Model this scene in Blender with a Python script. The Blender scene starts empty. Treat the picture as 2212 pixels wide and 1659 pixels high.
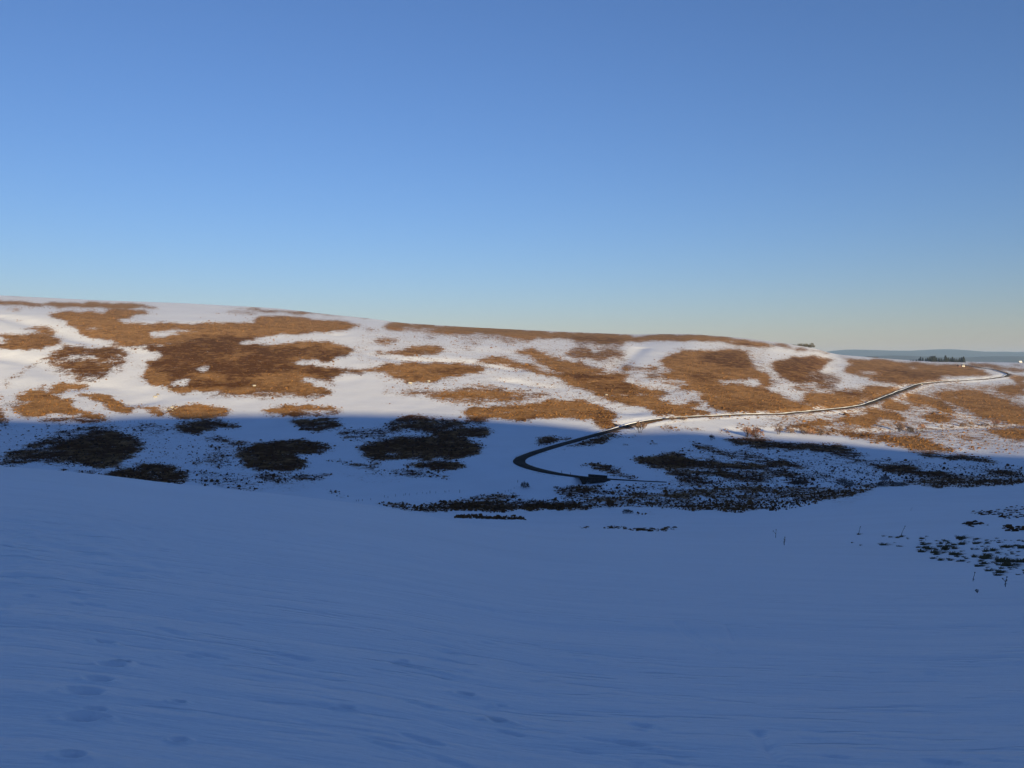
import bpy, math
import numpy as np

R = math.radians
scene = bpy.context.scene
COL = scene.collection
rng = np.random.default_rng(7)

# ------------------------------------------------------------------ camera, sky, sun, exposure
F = 1843.0                                   # focal length in pixels of a 2212 x 1659 picture
PITCH = math.atan(49.5 / F)
CP, SP = math.cos(PITCH), math.sin(PITCH)
cam_d = bpy.data.cameras.new('camera')
cam_d.sensor_width = 36.0
cam_d.lens = 18.0 / (1106.0 / F)
cam_d.clip_start = 0.1
cam_d.clip_end = 80000.0
cam = bpy.data.objects.new('camera', cam_d)
COL.objects.link(cam)
cam.location = (0, 0, 0)
cam.rotation_euler = (R(90) - PITCH, 0, 0)
scene.camera = cam

SUN_EL, SUN_AZ = R(6.5), R(22)               # behind the camera, a little to the right
TO_SUN = np.array([math.sin(SUN_AZ) * math.cos(SUN_EL), -math.cos(SUN_AZ) * math.cos(SUN_EL), math.sin(SUN_EL)])
world = bpy.data.worlds.new('World')
scene.world = world
world.use_nodes = True
wn = world.node_tree
sky = wn.nodes.new('ShaderNodeTexSky')
sky.sky_type = 'NISHITA'
sky.sun_disc = False
sky.sun_elevation = SUN_EL
sky.sun_rotation = R(180 - 22)
sky.altitude = 250
sky.air_density = 1.06
sky.dust_density = 0.05
sky.ozone_density = 4.4
wb = wn.nodes.new('ShaderNodeMix'); wb.data_type = 'RGBA'; wb.blend_type = 'MULTIPLY'      # the camera's white balance
wb.inputs[0].default_value = 1.0; wb.inputs[7].default_value = (1.22, .91, 1.0, 1)
wn.links.new(sky.outputs[0], wb.inputs[6])
wn.links.new(wb.outputs[2], wn.nodes['Background'].inputs[0])
wn.nodes['Background'].inputs[1].default_value = 0.087

sun_d = bpy.data.lights.new('sun', 'SUN')
sun_d.energy = 5.0
sun_d.angle = R(0.53)
sun_d.color = (1.0, 0.80, 0.47)
sun = bpy.data.objects.new('sun', sun_d)
COL.objects.link(sun)
from mathutils import Vector
sun.rotation_euler = Vector(TO_SUN).to_track_quat('Z', 'Y').to_euler()

vs = scene.view_settings
vs.view_transform = 'Standard'
vs.look = 'None'
vs.gamma = 1.0
vs.use_curve_mapping = False
vs.exposure = 1.06
HAZE_DENSITY = 5.5e-5

# ------------------------------------------------------------------ small helpers
def tag(o, label=None, cat=None, group=None, kind=None):
    if label: o['label'] = label
    if cat: o['category'] = cat
    if group: o['group'] = group
    if kind: o['kind'] = kind
    return o

def mesh_np(name, V, Fc, smooth=False):
    """V n x 3; Fc list of faces, or an (m,3)/(m,4) int array"""
    me = bpy.data.meshes.new(name)
    V = np.asarray(V, dtype=np.float32)
    if isinstance(Fc, np.ndarray):
        k = Fc.shape[1]
        me.vertices.add(len(V)); me.vertices.foreach_set('co', V.ravel())
        me.loops.add(Fc.size); me.loops.foreach_set('vertex_index', Fc.astype(np.int32).ravel())
        me.polygons.add(len(Fc))
        me.polygons.foreach_set('loop_start', np.arange(0, Fc.size, k, dtype=np.int32))
        me.polygons.foreach_set('loop_total', np.full(len(Fc), k, dtype=np.int32))
        me.update(calc_edges=True)
    else:
        me.from_pydata([tuple(v) for v in V.tolist()], [], Fc)
        me.update()
    if smooth:
        me.polygons.foreach_set('use_smooth', np.ones(len(me.polygons), dtype=bool))
    return me

def link(name, me, mat, parent=None, loc=None):
    o = bpy.data.objects.new(name, me)
    COL.objects.link(o)
    if mat and not me.materials: me.materials.append(mat)
    if parent: o.parent = parent
    if loc is not None: o.location = loc
    return o

def empty(name, loc, rz=0.0, scale=None):
    o = bpy.data.objects.new(name, None)
    COL.objects.link(o)
    o.location = loc
    o.rotation_euler = (0, 0, rz)
    o.empty_display_size = 0.3
    if scale: o.scale = scale
    return o

def attr(me, name, data):
    a = me.attributes.new(name, 'FLOAT', 'POINT')
    a.data.foreach_set('value', np.asarray(data, dtype=np.float32))

class MB:
    def __init__(s): s.v, s.f = [], []
    def add(s, vs_, fs_):
        b = len(s.v)
        s.v += [tuple(v) for v in vs_]
        s.f += [tuple(i + b for i in f) for f in fs_]
    def box(s, c, d, rz=0.0):
        cx, cy, cz = c; dx, dy, dz = d[0] / 2, d[1] / 2, d[2] / 2
        ca, sa = math.cos(rz), math.sin(rz)
        P = []
        for z in (-dz, dz):
            for x, y in ((-dx, -dy), (dx, -dy), (dx, dy), (-dx, dy)):
                P.append((cx + x * ca - y * sa, cy + x * sa + y * ca, cz + z))
        s.add(P, [(3, 2, 1, 0), (4, 5, 6, 7), (0, 1, 5, 4), (1, 2, 6, 5), (2, 3, 7, 6), (3, 0, 4, 7)])
    def tube(s, a, b, ra, rb, n=4):
        a = Vector(a); b = Vector(b)
        d = (b - a).normalized()
        u = d.orthogonal().normalized(); w = d.cross(u)
        P = []
        for c, r in ((a, ra), (b, rb)):
            for k in range(n):
                t = 2 * math.pi * k / n
                P.append(c + u * (r * math.cos(t)) + w * (r * math.sin(t)))
        Fs = [(k, (k + 1) % n, n + (k + 1) % n, n + k) for k in range(n)]
        Fs.append(tuple(range(n, 2 * n)))
        s.add(P, Fs)
    def mesh(s, name, smooth=False): return mesh_np(name, np.array(s.v), s.f, smooth)

# value noise / fbm in numpy
def _h(ix, iy, seed):
    n = (ix.astype(np.int64) * 374761393 + iy.astype(np.int64) * 668265263 + seed * 974711) & 0x7fffffff
    n = ((n ^ (n >> 13)) * 1274126177) & 0x7fffffff
    return ((n ^ (n >> 16)) & 0xffff) / 65535.0
def vnoise(x, y, seed=0):
    x = np.asarray(x, float); y = np.asarray(y, float)
    ix = np.floor(x); iy = np.floor(y)
    fx = x - ix; fy = y - iy
    fx = fx * fx * fx * (fx * (fx * 6 - 15) + 10); fy = fy * fy * fy * (fy * (fy * 6 - 15) + 10)
    ix = ix.astype(np.int64); iy = iy.astype(np.int64)
    a = _h(ix, iy, seed); b = _h(ix + 1, iy, seed); c = _h(ix, iy + 1, seed); d = _h(ix + 1, iy + 1, seed)
    return (a * (1 - fx) + b * fx) * (1 - fy) + (c * (1 - fx) + d * fx) * fy * 1.0
def fbm(x, y, seed=0, octs=3):
    s = 0; a = 1.0; t = 0
    for k in range(octs):
        s = s + a * (vnoise(x * 2 ** k + 17.3 * k, y * 2 ** k - 9.1 * k, seed + k) - 0.5)
        t += a; a *= 0.5
    return 2 * s / t
def sstep(a, b, x):
    t = np.clip((np.asarray(x, float) - a) / (b - a), 0, 1)
    return t * t * (3 - 2 * t)

def pchip(xk, yk, x):
    xk = np.asarray(xk, float); yk = np.asarray(yk, float)
    h = np.diff(xk); d = np.diff(yk) / h
    m = np.zeros_like(yk)
    for i in range(1, len(xk) - 1):
        if d[i - 1] * d[i] > 0:
            w1 = 2 * h[i] + h[i - 1]; w2 = h[i] + 2 * h[i - 1]
            m[i] = (w1 + w2) / (w1 / d[i - 1] + w2 / d[i])
    m[0] = d[0]; m[-1] = d[-1]
    x = np.clip(x, xk[0], xk[-1])
    i = np.clip(np.searchsorted(xk, x) - 1, 0, len(h) - 1)
    t = (x - xk[i]) / h[i]
    return ((1 + 2 * t) * (1 - t) ** 2 * yk[i] + t * (1 - t) ** 2 * h[i] * m[i]
            + t * t * (3 - 2 * t) * yk[i + 1] + t * t * (t - 1) * h[i] * m[i + 1])

def elev(py):                                # slope (z / distance) seen at picture row py
    return np.tan(np.arctan((829.5 - np.asarray(py, float)) / F) - PITCH)
def project(x, y, z):
    yc = np.maximum(y * CP - z * SP, 1e-3); zc = y * SP + z * CP
    return 1106 + F * x / yc, 829.5 - F * zc / yc

# ------------------------------------------------------------------ shape of the land: slope below eye level, per bearing and distance
PXK = np.array([-700, 0, 400, 800, 1200, 1600, 2000, 2300, 3000.])
AK = np.array([.090, .0995, .1235, .1500, .1830, .1930, .1965, .1945, .19])
ROWS = [
 (70,  [.118, .125, .1465, .171, .209, .2165, .2155, .210, .205]),
 (110, [.125, .132, .152, .175, .203, .206, .200, .195, .19]),
 (180, [.148, .155, .170, .185, .196, .194, .181, .175, .17]),
 (260, [.165, .170, .176, .181, .184, .181, .166, .162, .158]),
 (320, [.155, .158, .162, .167, .173, .168, .154, .150, .148]),
 (380, [.136, .138, .142, .145, .141, .146, .143, .140, .138]),
 (450, [.108, .110, .112, .1135, .1145, .123, .1255, .124, .122]),
 (540, [.076, .078, .080, .082, .0845, .095, .105, .108, .108]),
 (640, [.042, .045, .046, .048, .054, .067, .085, .092, .094]),
 (760, [.006, .008, .010, .015, .026, .043, .064, .073, .077]),
 (900, [-.030, -.028, -.022, -.012, .004, .021, .045, .055, .06]),
 (1080, [-.060, -.056, -.046, -.032, -.013, .002, .028, .039, .045]),
 (1300, [-.070, -.066, -.057, -.042, -.026, -.014, .014, .026, .032]),
 (1500, [-.074, -.071, -.063, -.045, -.032, -.024, .006, .018, .024]),
 (1800, [-.079, -.0755, -.067, -.049, -.0345, -.026, .0008, .008, .014]),
 (2200, [-.077, -.074, -.066, -.046, -.032, -.024, -.001, .001, .006]),
 (3000, [-.053, -.050, -.045, -.030, -.020, -.012, .004, .005, .006]),
 (5000, [-.010, -.010, -.008, -.002, .006, .009, .0105, .011, .011]),
 (9000, [.012] * 9), (30000, [.006] * 9)]
NPX, NLY = 360, 2200
LY0, LY1 = math.log(0.2), math.log(30000)
px_g = np.linspace(-700, 3000, NPX)
ly_g = np.linspace(LY0, LY1, NLY)
lyk = np.log(np.array([0.2, 20, 45] + [r[0] for r in ROWS]))
cols = []
for c in range(len(PXK)):
    dk = [AK[c]] * 3 + [r[1][c] - 1.65 / r[0] for r in ROWS]
    cols.append(pchip(lyk, dk, ly_g))
cols = np.array(cols)
TAB = np.array([pchip(PXK, cols[:, j], px_g) for j in range(NLY)]).T      # NPX x NLY, without the eye-height term

def tab(px, Y):
    i = np.clip((px - px_g[0]) / (px_g[1] - px_g[0]), 0, NPX - 1.001)
    j = np.clip((np.log(np.maximum(Y, 0.21)) - LY0) / (LY1 - LY0) * (NLY - 1), 0, NLY - 1.001)
    i0 = i.astype(int); j0 = j.astype(int); fi = i - i0; fj = j - j0
    return ((TAB[i0, j0] * (1 - fi) + TAB[i0 + 1, j0] * fi) * (1 - fj)
            + (TAB[i0, j0 + 1] * (1 - fi) + TAB[i0 + 1, j0 + 1] * fi) * fj)

def relief(x, y, Y):
    hill = sstep(150, 420, Y)
    z = hill * (1.1 * fbm(x / 95, y / 95, 3, 2) + 0.38 * fbm(x / 24 + 5, y / 30, 11, 2))
    z = z + hill * np.minimum(1, 1500 / np.maximum(Y, 1)) * 0.0
    near = 1 - sstep(90, 200, Y)
    ca, sa = math.cos(0.35), math.sin(0.35)
    u = x * ca - y * sa; v = x * sa + y * ca
    z = z + near * 0.05 * fbm(u / 7, v / 3.5, 21, 2) * sstep(1, 8, Y)
    return z

SIL = np.array([(-700, 615), (-300, 628), (0, 638), (200, 648), (400, 655), (600, 666), (700, 678), (800, 688), (862, 697),
                (1000, 706), (1200, 716), (1380, 723), (1425, 721.5), (1500, 722), (1600, 730), (1690, 741), (1750, 750),
                (1800, 765), (1870, 771), (1960, 778), (2100, 781.5), (2212, 783.5), (2500, 784), (3000, 785)])
GULLY = []                                   # filled below: (polyline in metres, depth, half width)

def ground0(x, y):
    """front land, before the ridge line is fitted"""
    Y = np.maximum(y, 0.3)
    px = np.clip(1106 + F * x / Y, -700, 3000)
    dep = tab(px, Y)
    z = -1.65 - dep * Y + relief(x, y, Y)
    return z, px, Y
_corr_px = np.linspace(-700, 3000, 400)
def _corr():
    Ys = np.geomspace(950, 2700, 260)
    PXm, Ym = np.meshgrid(_corr_px, Ys, indexing='ij')
    z, _, _ = ground0((PXm - 1106) / F * Ym, Ym)
    top = (z / Ym).max(1)
    q = elev(np.interp(_corr_px, SIL[:, 0], SIL[:, 1])) - top
    for _ in range(4): q[1:-1] = .25 * q[:-2] + .5 * q[1:-1] + .25 * q[2:]
    return q
CORR = _corr()
def poly_dist(x, y, pl):
    d = np.full(np.shape(x), 1e9)
    for (x0, y0), (x1, y1) in zip(pl[:-1], pl[1:]):
        L2 = (x1 - x0) ** 2 + (y1 - y0) ** 2
        t = np.clip(((x - x0) * (x1 - x0) + (y - y0) * (y1 - y0)) / L2, 0, 1)
        d = np.minimum(d, np.hypot(x - x0 - t * (x1 - x0), y - y0 - t * (y1 - y0)))
    return d
def front(x, y):
    z, px, Y = ground0(x, y)
    w = sstep(850, 1350, Y) * (1 - sstep(2600, 5000, Y))
    z = z + np.interp(px, _corr_px, CORR) * Y * w
    for pl, dep, hw in GULLY:
        z = z - dep * np.exp(-(poly_dist(x, y, pl) / hw) ** 2)
    return z

# rays from the camera onto the land
_YS = np.concatenate([np.geomspace(2, 250, 900), np.arange(250, 1500, 1.0), np.geomspace(1500, 6000, 500)])
def hit(px, py):
    u = (px - 1106) / F; v = (829.5 - py) / F
    yy = CP + v * SP; zz = -SP + v * CP
    t = u / yy; s = zz / yy
    below = front(t * _YS, _YS) - s * _YS
    k = np.argmax(below > 0)
    if not (below > 0).any():
        k = np.argmax(below[(_YS > 900)] / _YS[_YS > 900]) + np.sum(_YS <= 900)
        Y = _YS[k]
    elif k == 0: Y = _YS[0]
    else:
        a, b = below[k - 1], below[k]
        Y = _YS[k - 1] + (_YS[k] - _YS[k - 1]) * (-a) / (b - a)
    return float(t * Y), float(Y)
def hits(pts): return [hit(*p) for p in pts]
def zg(x, y): return float(front(np.array([x]), np.array([y]))[0])

Z = {1: (0, 621), 2: (553, 621), 3: (1106, 702), 4: (1659, 702)}
K = .3093
def zp(zone, pts):
    if zone == 0: return [(float(a), float(b)) for a, b in pts]
    ox, oy = Z[zone]
    return [(ox + K * a, oy + K * b) for a, b in pts]

_g = [(zp(1, [(0, 200), (250, 260), (430, 320), (700, 390), (960, 450), (1010, 560), (900, 680), (960, 790)]), 2.6, 17),
      (zp(1, [(-200, 460), (0, 490), (250, 520), (400, 590), (560, 690)]), 2.2, 16),
      (zp(2, [(560, 330), (760, 450), (1000, 500), (1500, 520), (1788, 570)]), 2.0, 15),
      (zp(3, [(0, 390), (250, 430), (500, 520), (800, 600)]), 2.2, 14),
      (zp(3, [(900, 160), (800, 240), (720, 300), (900, 390), (1150, 500), (1380, 590)]), 1.6, 12),
      (zp(4, [(1000, 490), (1200, 560), (1400, 620), (1600, 690)]), 1.8, 14),
      (zp(4, [(-200, 730), (100, 730), (500, 760), (900, 735), (1200, 725), (1700, 700), (2000, 690)]), 1.1, 9)]
_gg = []
for pts, dep, hw in _g:
    _gg.append((hits(pts), dep, hw))
GULLY += _gg

# the hill behind the camera: its crest stands where it throws the edge of the shade seen on the far slope
SHADE = [(-500, 905), (0, 904), (150, 909), (300, 898), (500, 896), (700, 893), (900, 897), (1050, 906), (1150, 914), (1300, 931), (1360, 931),
         (1450, 929), (1560, 941), (1650, 945), (1750, 954), (1850, 965), (2000, 979), (2100, 987), (2212, 993), (2600, 1003)]
D = 300.0
def back_prof(d, H):
    g = (H + 1.65) / D
    a = -1.65 + g * d; b = H - 0.05 * (d - D); k = 8.0
    m = np.clip(0.5 + 0.5 * (b - a) / k, 0, 1)
    return b * (1 - m) + a * m - k * m * (1 - m)
_hx, _hz = [], []
hd = np.array([TO_SUN[0], TO_SUN[1]]) / math.cos(SUN_EL)
te = math.tan(SUN_EL)
for p in SHADE:
    x, y = hit(*p); z = zg(x, y)
    L = (y + D) / -hd[1]
    _hx.append(x + hd[0] * L); _hz.append(z + te * L)
dd = np.linspace(0, 700, 2801)
_hz2 = []
for h in _hz:                                # raise the crest until its rounded top just touches the sun ray
    H = h
    for _ in range(6):
        eff = (back_prof(dd, H) - te * (dd - D) / -hd[1]).max()
        H += h - eff
    _hz2.append(H)
_hx = np.array(_hx); _hz2 = np.array(_hz2)
_o = np.argsort(_hx); _hx = _hx[_o]; _hz2 = _hz2[_o]
def back(x, y):
    H = np.interp(x, _hx, _hz2)
    d = -y
    z = np.where(d > 0, back_prof(np.maximum(d, 0), H), -1.65 + 0.14 * d)
    return np.maximum(z, -50)
def land(x, y):
    x = np.asarray(x, float); y = np.asarray(y, float)
    th = np.degrees(np.abs(np.arctan2(x, y)))
    w = sstep(62, 88, th)
    return front(x, y) * (1 - w) + back(x, y) * w

# ------------------------------------------------------------------ plant cover (bare of snow) as seen on the far slope, traced patch by patch
G, Dk = 0.12, 0.9                            # tone: tawny grass ... dark heather
PATCH = [
 # zone, density, tone, outline     (density 0 puts snow back)
 (4, .23, .3, [(0,560),(700,420),(1100,425),(1788,405),(1788,900),(1000,860),(300,740),(0,660)]),
 (3, .13, .35, [(0,100),(800,110),(1788,150),(1788,600),(600,560),(0,540)]),
 (4, .22, Dk, [(0,880),(600,930),(1788,990),(1788,1085),(0,1115)]), (3, .17, Dk, [(1150,850),(1788,880),(1788,1110),(1000,1095)]), (1, .13, Dk, [(0,960),(1300,960),(1788,1100),(1788,1400),(1000,1330),(0,1250)]),
 (3, 0, 0, [(740,140),(930,115),(1120,110),(1500,150),(1300,172),(1060,240),(1050,275),(850,270),(800,200)]), (4, 0, 0, [(0,160),(120,155),(420,202),(560,240),(590,290),(520,325),(400,292),(440,240),(300,212),(80,240),(0,270)]),
 (2, .11, .35, [(700,300),(1200,290),(1788,330),(1788,800),(1000,780),(700,500)]),
 (1, 1, G, [(0,90),(150,95),(300,110),(500,105),(700,100),(900,120),(1100,135),(1110,145),(900,140),(700,140),(500,145),(380,135),(300,130),(100,120),(0,115)]),
 (1, .75, G, [(0,50),(220,58),(480,72),(220,64),(0,58)]),
 (1, .7, .4, [(1050,98),(1200,102),(1350,110),(1200,108)]),
 (1, .75, G, [(1480,125),(1788,142),(1788,156),(1600,140)]),
 (1, .55, G, [(1420,170),(1788,160),(1788,185),(1600,182)]), (1, .5, G, [(1360,210),(1430,206),(1420,218)]),
 (1, 1, .2, [(350,190),(450,175),(700,178),(780,160),(900,155),(1000,165),(1080,182),(980,190),(900,210),(830,230),(900,250),(1050,255),(1200,250),(1400,255),(1500,250),(1788,250),(1788,345),(1600,330),(1450,345),(1300,380),(1150,395),(1000,405),(900,400),(800,395),(830,375),(750,360),(640,355),(590,335),(570,310),(560,285),(500,265),(440,260),(480,235),(400,225)]),
 (1, 0, 0, [(1000,350),(1060,300),(1150,285),(1250,300),(1350,320),(1250,330),(1150,345),(1060,360)]),
 (1, .4, G, [(1180,290),(1260,285),(1440,310),(1380,328),(1300,330)]),
 (1, .3, G, [(590,290),(640,262),(700,268),(770,275),(740,292),(640,298)]),
 (1, .3, G, [(525,212),(600,205),(605,216),(540,222)]), (1, .3, G, [(840,268),(890,262),(885,276)]),
 (1, .8, G, [(130,285),(250,270),(350,280),(380,310),(360,335),(280,325),(180,300)]),
 (1, .7, G, [(20,160),(100,150),(170,160),(100,170)]), (1, .7, G, [(80,225),(150,225),(160,238),(100,235)]), (1, .7, G, [(0,222),(50,228),(0,236)]),
 (1, 1, .45, [(0,320),(120,330),(200,330),(330,335),(440,360),(430,395),(300,425),(200,440),(80,425),(0,420),(0,400),(40,385),(60,365),(20,345)]),
 (1, .84, .8, [(440,410),(600,415),(700,420),(850,435),(880,460),(860,500),(890,520),(840,570),(780,610),(700,630),(600,615),(500,590),(420,560),(370,530),(350,505),(380,480)]),
 (1, 0, 0, [(370,506),(480,478),(600,460),(625,470),(430,514)]), (1, 0, 0, [(350,543),(520,505),(640,478),(705,484),(500,526)]),
 (1, .1, .5, [(660,525),(830,498),(845,512),(700,532)]), (1, .1, .5, [(770,480),(830,470),(835,492),(800,490)]),
 (1, .3, .9, [(720,600),(740,585),(830,535),(860,545),(790,610),(730,640)]),
 (1, .95, .9, [(785,610),(870,520),(885,525),(800,615)]),
 (1, .36, .8, [(290,560),(420,565),(500,590),(720,630),(700,645),(590,650),(480,640),(380,600)]),
 (1, .85, .5, [(505,630),(560,625),(580,650),(520,655)]),
 (1, .9, .9, [(30,660),(130,600),(215,550),(300,500),(440,410),(480,400),(450,425),(310,512),(225,562),(140,610)]),
 (1, .98, G, [(330,715),(370,680),(450,665),(540,675),(620,690),(640,700),(540,705),(470,725),(420,740),(350,730)]),
 (1, .9, G, [(270,705),(310,680),(330,690),(290,712)]), (1, .95, .3, [(40,680),(80,670),(75,700),(50,708)]), (1, .9, G, [(30,650),(100,635),(60,660)]),
 (1, 1, .15, [(190,705),(240,712),(330,740),(430,770),(500,795),(480,820),(560,860),(650,880),(740,895),(760,930),(600,915),(520,880),(440,905),(420,900),(320,870),(340,900),(240,900),(190,915),(150,890),(100,850),(140,810),(230,790),(110,770),(110,750),(200,745)]),
 (1, 0, 0, [(330,885),(400,870),(480,880),(510,903),(440,900)]),
 (1, .98, G, [(550,745),(650,740),(740,760),(800,790),(870,805),(890,835),(940,855),(900,880),(780,870),(770,850),(690,820),(700,795),(620,765)]),
 (1, .92, G, [(950,825),(1100,825),(1140,840),(1120,900),(1070,900),(1050,860),(1000,845)]),
 (1, 1, G, [(1190,890),(1240,860),(1260,830),(1310,810),(1380,808),(1500,828),(1620,865),(1580,890),(1450,915),(1300,925),(1200,910)]),
 (1, .6, .6, [(1160,870),(1180,835),(1240,830),(1230,870),(1180,890)]),
 (1, 1, .95, [(730,405),(900,400),(1000,410),(1150,400),(1350,365),(1450,345),(1600,330),(1788,345),(1788,365),(1700,370),(1640,400),(1788,410),(1788,745),(1650,740),(1450,730),(1330,715),(1310,740),(1230,735),(1200,705),(1180,690),(1120,695),(1050,670),(990,610),(1040,560),(1030,520),(1130,490),(1130,450),(1000,425),(850,415)]),
 (1, 1, .35, [(990,610),(1040,560),(1150,580),(1190,650),(1180,690),(1120,695),(1050,670)]), (1, 1, .3, [(1200,700),(1330,680),(1500,700),(1788,690),(1788,745),(1450,730),(1330,715),(1310,740),(1230,735)]),
 (1, 1, .35, [(1300,585),(1500,600),(1600,640),(1450,660),(1330,630)]), (1, 1, .4, [(1500,470),(1788,440),(1788,470),(1600,500)]),
 (1, 0, 0, [(1370,560),(1420,535),(1460,545),(1470,590),(1440,610),(1380,590)]), (1, 0, 0, [(1185,690),(1200,650),(1280,625),(1330,640),(1310,670),(1220,690)]),
 (1, .1, .5, [(950,412),(1200,382),(1350,360),(1360,370),(1150,400),(960,424)]), (1, .5, .6, [(1355,455),(1440,420),(1510,430),(1420,458)]),
 (1, 0, 0, [(1310,712),(1380,708),(1420,738),(1330,735)]),
 (1, .95, G, [(0,735),(20,760),(20,790),(0,800)]), (1, .9, .6, [(0,840),(25,850),(20,880),(65,920),(50,960),(0,970)]),
 (1, .3, .6, [(0,790),(100,800),(130,790),(90,840),(20,850)]),
 (1, .3, .6, [(1400,740),(1788,745),(1788,770),(1500,775)]),
 (1, .6, Dk, [(280,910),(600,905),(760,930),(790,945),(600,955),(400,950),(280,935)]),
 (1, .74, Dk, [(0,1180),(150,1120),(300,1060),(500,1020),(700,985),(850,1000),(920,1020),(970,1060),(1040,1110),(950,1150),(910,1180),(850,1230),(700,1270),(600,1245),(400,1240),(300,1220),(150,1230),(50,1250),(0,1240)]),
 (1, 1, Dk, [(400,1080),(700,1010),(900,1040),(990,1100),(900,1160),(830,1230),(700,1260),(550,1220),(420,1180)]),
 (1, .75, Dk, [(250,1045),(420,1000),(600,980),(780,955),(860,970),(700,985),(500,1020)]),
 (1, .15, Dk, [(380,1036),(700,988),(880,988),(700,1004),(440,1050)]),
 (1, 1, Dk, [(400,1275),(470,1272),(460,1285),(410,1285)]), (1, 1, Dk, [(540,1305),(600,1285),(680,1285),(650,1310)]),
 (1, .88, Dk, [(680,1325),(800,1285),(950,1245),(1100,1230),(1240,1245),(1290,1300),(1320,1340),(1240,1380),(1000,1360),(850,1340)]),
 (1, .42, Dk, [(880,955),(1050,940),(1190,960),(1220,1000),(1150,1030),(1050,1010),(950,1000)]),
 (1, .92, Dk, [(1220,960),(1280,940),(1400,925),(1550,930),(1650,960),(1700,975),(1600,985),(1480,975),(1440,1000),(1370,1030),(1250,1010)]),
 (1, .7, Dk, [(1390,1050),(1550,1050),(1640,1075),(1788,1085),(1788,1100),(1640,1100),(1500,1080)]), (1, .8, Dk, [(1450,1010),(1530,1020),(1530,1040),(1460,1030)]),
 (1, .42, Dk, [(1460,1110),(1560,1130),(1600,1180),(1640,1240),(1600,1290),(1450,1240),(1300,1230),(1400,1190)]),
 (1, 1, Dk, [(1650,1130),(1788,1105),(1788,1270),(1700,1230),(1640,1180)]),
 (1, .33, Dk, [(1300,1280),(1600,1290),(1788,1340),(1788,1440),(1550,1400),(1370,1370),(1400,1310)]),
 (1, 1, Dk, [(1310,1090),(1370,1093),(1365,1102),(1310,1100)]), (1, 1, Dk, [(1195,1042),(1225,1045),(1220,1052)]),
 # second zone
 (2, 1, .2, [(0,205),(200,205),(400,220),(600,235),(740,260),(640,290),(580,295),(450,310),(300,320),(100,330),(0,345)]),
 (2, .9, .4, [(0,145),(200,155),(500,180),(700,200),(870,215),(980,238),(880,226),(650,206),(400,186),(0,168)]),
 (2, 1, .15, [(860,268),(1000,245),(1200,262),(1500,275),(1788,285),(1788,340),(1700,335),(1560,325),(1350,318),(1180,305),(1100,300),(950,300),(900,285)]),
 (2, .1, 0, [(950,278),(1100,276),(1200,285),(1390,290),(1200,296),(1080,292)]), (2, .9, .3, [(720,265),(800,280),(830,295),(780,302)]),
 (2, .7, .4, [(810,380),(850,350),(950,350),(1000,370),(930,395),(850,395)]),
 (2, .88, .4, [(830,450),(900,440),(1060,450),(1080,410),(1150,400),(1280,410),(1300,430),(1250,465),(1150,475),(950,470)]),
 (2, .5, .4, [(1190,330),(1250,330),(1230,370),(1190,365)]), (2, .6, .4, [(1370,370),(1450,380),(1430,390)]), (2, .8, .6, [(1450,410),(1520,420),(1520,435),(1460,430)]),
 (2, .65, .6, [(1480,380),(1590,385),(1580,405),(1500,400)]), (2, .6, .4, [(1360,340),(1480,345),(1440,358)]), (2, .6, .5, [(1700,360),(1788,370),(1788,395),(1720,385)]),
 (2, .35, .5, [(1250,320),(1500,335),(1788,345),(1788,362),(1500,365),(1300,345)]),
 (2, .5, .5, [(490,368),(590,372),(560,382)]), (2, .5, .5, [(700,390),(790,395),(740,402)]), (2, .6, .5, [(490,318),(530,318),(510,328)]),
 (2, 1, .95, [(0,400),(200,400),(260,385),(400,380),(520,385),(600,395),(660,420),(710,435),(660,445),(650,465),(540,495),(470,520),(400,505),(300,505),(240,530),(290,555),(350,550),(480,550),(600,565),(750,575),(820,580),(760,595),(620,600),(560,620),(540,640),(600,680),(560,690),(400,640),(310,650),(280,670),(400,690),(520,720),(540,745),(400,770),(250,735),(100,720),(0,720)]),
 (2, 1, .2, [(0,402),(200,402),(260,387),(400,382),(520,387),(600,395),(660,418),(705,433),(600,428),(420,412),(200,418)]),
 (2, 1, .35, [(0,600),(150,590),(300,560),(350,600),(540,640),(540,740),(250,730),(0,720)]), (2, 1, .4, [(180,490),(400,470),(420,490),(250,510)]),
 (2, 0, 0, [(290,650),(320,622),(400,625),(470,650),(560,690),(590,690),(500,655),(560,618),(640,600),(700,640),(560,720),(420,690)]),
 (2, .35, .7, [(440,640),(560,650),(600,690),(500,690)]),
 (2, .45, .6, [(0,705),(250,735),(520,745),(400,785),(200,760),(100,790),(0,800)]),
 (2, .9, .6, [(750,580),(830,575),(840,590),(760,592)]),
 (2, .98, .25, [(820,570),(900,545),(1050,530),(1200,525),(1400,535),(1550,545),(1635,575),(1550,605),(1400,610),(1300,635),(1200,655),(1100,665),(1020,650),(940,610),(870,590)]),
 (2, .98, .75, [(1150,560),(1350,545),(1600,575),(1450,600),(1200,590)]), (2, .7, .25, [(880,585),(1000,575),(1080,640),(1010,645)]),
 (2, .7, .5, [(880,720),(960,725),(950,738),(890,735)]),
 (2, .48, .4, [(980,740),(1080,700),(1200,720),(1400,712),(1550,680),(1700,690),(1788,720),(1788,812),(1600,817),(1400,822),(1300,800),(1200,770),(1100,755)]),
 (2, .8, .2, [(1200,740),(1500,720),(1788,730),(1788,765),(1400,780),(1280,775)]), (2, .9, .2, [(1550,680),(1640,675),(1700,690),(1600,690)]),
 (2, 1, G, [(1450,840),(1600,830),(1788,822),(1788,920),(1650,915),(1450,900)]), (2, .2, 0, [(1640,868),(1788,872),(1788,882),(1660,878)]),
 (2, .85, .2, [(1600,480),(1700,480),(1788,500),(1788,550),(1700,530),(1600,515),(1530,515)]),
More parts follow.
